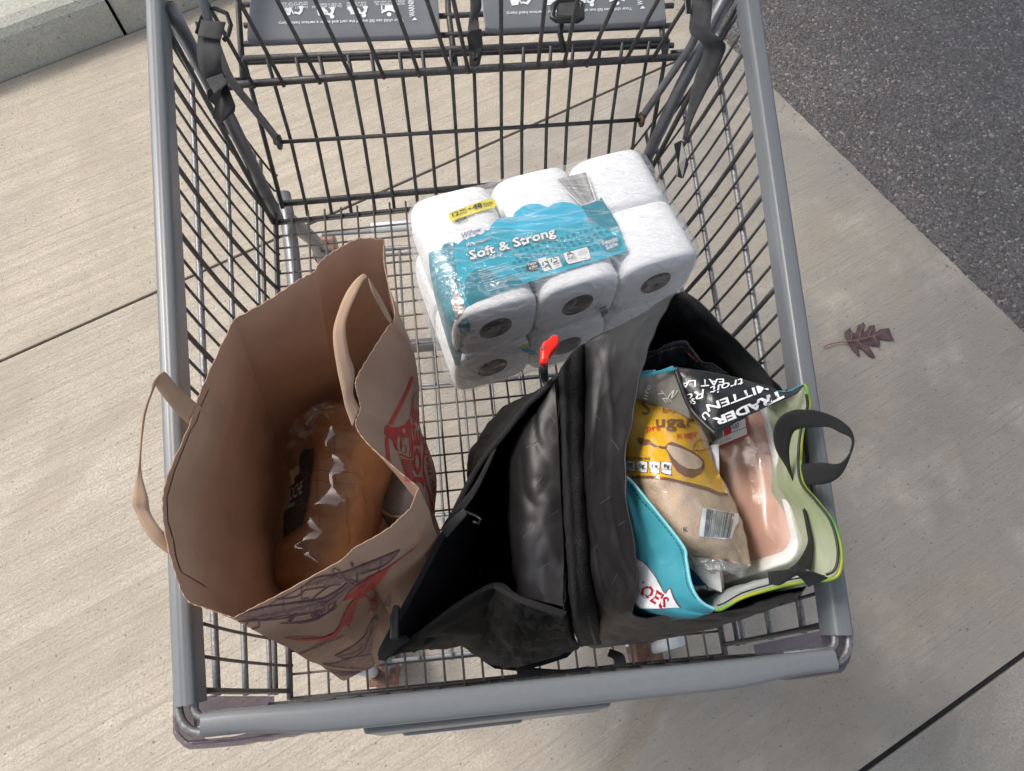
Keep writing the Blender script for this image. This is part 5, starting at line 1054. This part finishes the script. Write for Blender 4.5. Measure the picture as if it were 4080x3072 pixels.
# folded-in back wall with black lettered print
flap = sheet('folded_panel', [[(1458,792,.968),(1510,800,.972),(1570,810,.975),(1640,830,.978),(1695,846,.982),(1737,831,.988)], [(1475,842,.965),(1515,858,.975),(1565,866,.98),(1630,866,.982),(1690,862,.984),(1726,846,.988)], [(1492,885,.962),(1520,912,.968),(1547,936,.972),(1598,908,.975),(1668,874,.98),(1716,853,.987)]], 46, 22, M['black_print'], tj, .0015, 40); solid(flap, .0008, 0)
grey = sheet('grey_panel', [[(1372,806,.966),(1400,806,.966),(1435,798,.966),(1462,796,.966)], [(1366,835,.955),(1405,842,.955),(1445,845,.955),(1480,855,.956)], [(1366,858,.945),(1410,874,.944),(1450,890,.944),(1492,905,.945)]], 24, 14, M['taupe'], tj, .0015, 40); solid(grey, .0008, 0)
ribbon('aqua_edge', [(1370,796,.972),(1390,806,.973),(1425,800,.972),(1452,790,.970)], [(1372,812,.970),(1392,815,.970),(1430,806,.970),(1464,800,.968)], M['aqua'], tj, 20, .001)
tube('flap_edge', [cr([at(*p) for p in ((1460,800,.970),(1470,830,.969),(1482,862,.967),(1496,888,.966),(1520,914,.971),(1547,938,.975))], i / 24) for i in range(25)], .0026, M['black_plastic'], flap, 6)
def fl_(body, a, b, h, m='white_label', bold=.0, shear=0, f=N1, up=None, o=None): return lettering(body, f(*a), f(*b), h * .2328, [o or flap], M[m], o or flap, 3, up=up, bold=bold, shear=shear)
fl_('EAT LA', (1010, 25), (612, 45), 62, bold=.01)
fl_('troit Ro', (1180, 20), (640, 175), 75, shear=.25)
fl_('MITTEN', (1420, 60), (845, 265), 68, bold=.02)
fl_('TRADER', (1545, 130), (905, 395), 72, bold=.04)
fl_('SC', (742, 200), (665, 225), 52, bold=.02); fl_("U,'", (850, 320), (770, 385), 60, bold=.03)
fl_('TE', (375, 130), (470, 240), 58, 'white_ink', .0, 0, N1, (1, -.1), grey); fl_('S', (480, 200), (540, 120), 50, 'white_ink', .02, 0, N1, (1, .1), grey); fl_('life', (300, 215), (330, 75), 40, 'white_ink', 0, .2, N1, (-1, 0), grey)
stitches([(1498,893),(1520,905),(1547,926),(1600,899),(1668,868)], 30, 1.3, [flap], mat('grey thread', (.05, .05, .05), .7), flap)
# webbing handles
ribbon('handle', zz(N1, [(1640, 860, .945), (1560, 780, .965), (1490, 660, .985), (1470, 520, 1.005), (1530, 385, 1.025), (1660, 315, 1.035), (1850, 315, 1.038), (2020, 365, 1.038), (2150, 450, 1.036), (2212, 540, 1.034), (2215, 640, 1.03), (2150, 760, 1.02), (2060, 815, 1.01), (1900, 800, .995), (1730, 815, .975)]),
       zz(N1, [(1690, 1060, .945), (1640, 920, .96), (1620, 760, .978), (1622, 630, .995), (1660, 510, 1.012), (1750, 475, 1.024), (1860, 470, 1.03), (1980, 470, 1.033), (2090, 520, 1.034), (2185, 570, 1.032), (2195, 650, 1.028), (2160, 790, 1.015), (2080, 930, 1.0), (1950, 995, .985), (1745, 1010, .968)]), M['webbing'], tj, 70, .0016, 5)
ribbon('handle', zz(N2, [(1420, 880, .985), (1520, 870, .992), (1680, 860, .995), (1850, 890, .99), (1975, 935, .982)]), zz(N2, [(1430, 990, .982), (1520, 1005, .985), (1600, 960, .988), (1690, 910, .985), (1790, 1020, .978)]), M['webbing'], tj, 24, .0016, 5)
ribbon('handle', zz(N2, [(1640, 30, .95), (1720, 200, .945), (1780, 480, .94), (1790, 620, .935), (1700, 780, .93), (1610, 860, .93)]), zz(N2, [(1690, 20, .955), (1745, 200, .95), (1810, 480, .945), (1840, 640, .94), (1830, 830, .935), (1800, 870, .935)]), M['webbing'], tj, 24, .0016, 5)

# ---- chicken tray
tray = thing('chicken_tray', 'white foam tray of raw chicken under film, tilted in the shopper', 'meat tray', at(1600, 1080, .80))
q0, q1, q2, q3 = at(1645, 842, .93), at(1732, 1204, .92), at(1468, 1288, .835), at(1385, 850, .835)
def bil(a, b): return lerp(lerp(q0, q1, a), lerp(q3, q2, a), b)      # a along the right edge, b away from it
nT = (q1 - q0).cross(q3 - q0).normalized()
if nT.z < 0: nT = -nT
def rrect(inset, h, rad=.13, n=8):
    out = []
    for (ca, cb, st) in ((1, 1, 0), (0, 1, 1), (0, 0, 2), (1, 0, 3)):
        ra, rb = rad * .8, rad
        for k in range(n + 1):
            an = (st + k / n) * math.pi / 2; a = (ca - (1 if ca else -1) * (ra + inset)) + math.cos(an) * ra; b = (cb - (1 if cb else -1) * (rb + inset)) + math.sin(an) * rb
            out.append(bil(a, b) + nT * h)
    return out
rows = [rrect(-.02, -.05), rrect(-.06, -.026), rrect(-.012, -.005), rrect(-.008, .0015), rrect(.004, .0025), rrect(.02, .001), rrect(.045, -.001), rrect(.07, -.014), rrect(.10, -.022)]
nr = len(rows[0]); V = [p for r in rows for p in r]
tf = obj('foam_tray', V, grid_faces(nr, len(rows), True) + [tuple(reversed(range(nr))), tuple(range((len(rows) - 1) * nr, len(rows) * nr))], M['foam'], tray); e = tf.modifiers.new('edge', 'EDGE_SPLIT'); e.split_angle = math.radians(60)
V = []
for j in range(30):
    for i in range(36):
        a, b = .05 + .90 * i / 35, .05 + .90 * j / 29; ed = min(1, min(i, 35 - i, j, 29 - j) / 5); p = bil(a, b)
        lump = .004 * math.sin(b * 13 + .9 * math.sin(a * 5)) + .003 * nz(p, 22) - .0055 * math.exp(-((b - .44 - .06 * math.sin(a * 4)) / .025) ** 2)
        V.append(p + nT * (-.014 + .0115 * ed ** .6 + lump * ed))
obj('chicken', V, grid_faces(36, 30), M['chicken'], tray)
V = []
for j in range(14):
    for i in range(18):
        a, b = i / 17 * .98 + .01, j / 13 * .98 + .01; p = bil(a, b); V.append(p + nT * (.0035 + .001 * nz(p, 40)))
tfilm = obj('stretch_film', V, grid_faces(18, 14), M['film_tray'], tray)
stk = decal('price_sticker', [N1(*p) for p in [(760,480),(900,440),(1010,420),(1215,325),(1238,530),(1222,545),(965,655),(870,600),(800,560)]], [tfilm], M['white_label'], tray, 1, 10)
strokes('sticker_border', [([N1(*p) for p in ((1212,330),(1222,430),(1236,528),(1215,548),(1090,600),(965,652))], 2.6)], [tfilm], M['sticker_red'], stk, 3)
decal('price_flag', [N1(1012, 492), N1(1075, 458), N1(1085, 525), N1(1018, 560)], [tfilm], M['sticker_red'], stk, 2, 8)
for body, a, b, h in (('14.87', (1085, 498), (1165, 470), 42), ('5.97', (1125, 415), (1170, 398), 22), ('2.49', (1045, 448), (1090, 430), 22), ('5.01 - 51942', (968, 632), (1085, 575), 14)):
    lettering(body, N1(*a), N1(*b), h * .2328, [tfilm], M['ink'], stk, 4, bold=.0)
strokes('sticker_rule', [([N1(1130, 425), N1(1215, 385)], 1), ([N1(1095, 520), N1(1225, 470)], 1)], [tfilm], M['ink'], stk, 3)
barcode('barcode', [N1(880, 520), N1(1000, 470), N1(1008, 560), N1(905, 610)], [tfilm], M['ink'], stk, 3, seed=8)

# ---- brown sugar bag
sug = thing('sugar_bag', 'clear and yellow bag of brown sugar lying in the shopper', 'sugar', at(1470, 1030, .86))
rowsS = [[(1352,850,.925),(1400,852,.93),(1450,858,.928),(1492,868,.915)],
         [(1345,920,.935),(1400,925,.965),(1460,925,.965),(1520,930,.925)],
         [(1344,1010,.935),(1405,1015,.978),(1480,1010,.975),(1552,1020,.925)],
         [(1365,1080,.93),(1430,1085,.975),(1510,1080,.972),(1588,1090,.925)],
         [(1420,1150,.928),(1475,1152,.965),(1545,1150,.965),(1612,1165,.925)],
         [(1468,1196,.925),(1510,1205,.935),(1570,1212,.935),(1622,1222,.922)]]
sb_ = sheet('sugar', rowsS, 40, 44, M['sugar'], sug, .0022, 30)
solid(sb_, .03, 1)
yb = decal('yellow_print', [N1(*p) for p in [(100,190),(145,165),(240,205),(340,240),(500,290),(600,310),(700,345),(740,400),(800,600),(880,760),(960,900),(1010,1010),(1045,1085),(960,1075),(860,1030),(700,990),(500,940),(300,920),(160,918),(60,860),(90,700),(95,500)]], [sb_], M['yellow'], sug, 1, 9)
def sd(name, pts, m, lyr=2, f=N1, step=8): return decal(name, [f(*p) for p in pts], [sb_], M[m], sug, lyr, step)
sd('brown_edge', [(160,918),(300,920),(500,940),(700,990),(860,1030),(960,1075),(1045,1085),(1045,1108),(950,1100),(850,1058),(690,1015),(500,965),(300,945),(165,945)], 'choc')
def sl_(body, a, b, h, m='choc', bold=.0, shear=0.0, f=N1, lyr=4): return lettering(body, f(*a), f(*b), h * .2328, [sb_], M[m], sug, lyr, bold=bold, shear=shear)
sl_('ugar', (380, 480), (735, 470), 105, 'choc', .02); sl_('S', (265, 370), (350, 345), 130, 'choc', .0, .2); sl_('brown', (440, 345), (660, 355), 50, 'choc', .0)
sl_('pre', (300, 515), (425, 508), 55, 'sticker_red', .01); sl_('m sugar', (570, 585), (760, 560), 60, 'sticker_red', .01)
sl_('PER 2 TSP SERVING', (98, 772), (335, 782), 26, 'ink', .005)
for k, (x, a, b) in enumerate(((105, '30', 'CALORIES'), (213, '0g', 'SAT FAT'), (322, '0mg', 'SODIUM'), (428, '8g', 'SUGARS'))):
    sd('nutrition_border', [(x - 6, 786 + k * 4), (x + 46, 778 + k * 4), (x + 98, 792 + k * 4), (x + 94, 886 + k * 12), (x + 44, 880 + k * 12), (x + 2, 868 + k * 10)], 'ink', 2); sd('nutrition_badge', [(x, 790 + k * 4), (x + 46, 783 + k * 4), (x + 93, 796 + k * 4), (x + 89, 880 + k * 12), (x + 44, 874 + k * 12), (x + 6, 862 + k * 10)], 'white_label', 3)
    sl_(a, (x + 22, 838 + k * 5), (x + 72, 840 + k * 5), 34, 'ink', .02, lyr=6); sl_(b, (x + 8, 860 + k * 6), (x + 86, 862 + k * 6), 15, 'ink', .0, lyr=6)
sd('spoon_print', [(210,580),(235,568),(270,585),(320,590),(345,620),(400,650),(470,655),(490,625),(520,612),(600,640),(700,690),(770,735),(820,790),(825,850),(790,910),(720,942),(640,930),(570,880),(520,800),(490,720),(470,680),(400,670),(330,640),(270,645),(225,625)], 'choc', 3)
sd('spoon_sugar', [(490,640),(560,660),(680,705),(760,755),(800,800),(790,845),(740,868),(660,860),(590,820),(530,760),(478,680)], 'sugar', 5)
strokes('stamp_print', [([N1(*p) for p in ring2(800, 680, 75, 88, 20, .2)][3:18], 1.6), ([N1(740, 690), N1(790, 690), N1(870, 675)], 2.4)], [sb_], mat('orange print', (.45, .12, .01), .4), sug, 3)
sd('barcode_label', [(808,290),(900,300),(1010,325),(1140,345),(1142,420),(1105,470),(1075,572),(1000,578),(880,560),(775,545),(790,420)], 'white_label', 2, N2); barcode('barcode', [N2(840, 300), N2(1110, 345), N2(1060, 570), N2(815, 548)], [sb_], M['ink'], sug, 3, seed=11)
sl_('(907g)', (395, 492), (525, 480), 60, 'ink', 0, 0, N2); sl_('K', (640, 505), (680, 500), 42, 'ink', .01, 0, N2)
# clear film over the sugar, and the crimped seal
fs = [[(u, v, z + .003) for u, v, z in r] for r in rowsS]
dz_ = Vector((0, 0, .0026))
obj('clear_film', [v.co + dz_ for v in sb_.data.vertices], grid_faces(40, 44), M['film_sugar'], sug)
seal = sheet('film_seal', [[(1470,1196,.926),(1515,1204,.938),(1570,1212,.938),(1624,1220,.924)], [(1478,1214,.925),(1520,1222,.935),(1570,1230,.934),(1612,1240,.922)], [(1482,1222,.922),(1525,1232,.93),(1575,1238,.93),(1605,1252,.918)]], 34, 10, M['film_seal'], sug, .004, 60)
# ---- blue and white packet below the sugar, and the receipt
bp2 = thing('blue_packet', 'blue and white paper packet below the brown sugar in the shopper', 'packet', at(1510, 1260, .80))
bk2 = sheet('packet_body', [[(1478,1195,.895),(1510,1200,.905),(1560,1215,.895)], [(1475,1235,.895),(1515,1240,.91),(1562,1250,.895)], [(1482,1268,.885),(1520,1274,.895),(1562,1280,.885)]], 24, 20, M['white_label'], bp2, .002, 40); solid(bk2, .05, 1)
decal('blue_print', [N2(*p) for p in [(600,790),(650,815),(720,860),(780,920),(820,975),(870,1010),(905,1075),(700,1100),(640,1095)]], [bk2], M['blue'], bp2, 1, 9)
rc = thing('receipt', 'white printed till receipt tucked between the sugar and the chicken', 'receipt', at(1535, 1250, .88))
rc_o = sheet('slip', [[(1490,1200,.918),(1525,1206,.92),(1556,1218,.918)], [(1510,1240,.916),(1535,1245,.918),(1558,1256,.916)], [(1530,1268,.914),(1545,1274,.914),(1560,1280,.914)]], 14, 14, M['paper'], rc, .001, 40); solid(rc_o, .0004, 0)
for body, a, b in (('ALDI', (905, 885), (850, 850)), ('Store #0', (928, 895), (870, 800)), ('Dexter', (940, 870), (905, 810))): lettering(body, N2(*a), N2(*b), 4.5, [rc_o], M['ink'], rc_o, 2)
pp = thing('paper_sheet', 'folded white paper sheet beside the yellow sugar print', 'paper', at(1540, 1010, .87))
po = sheet('sheet', [[N1(828, 650) + (.918,), N1(965, 622) + (.918,)], [N1(880, 760) + (.92,), N1(967, 760) + (.92,)], [N1(945, 900) + (.92,), N1(968, 915) + (.92,)]], 8, 10, M['paper'], pp, .0006, 40); solid(po, .0004, 0)
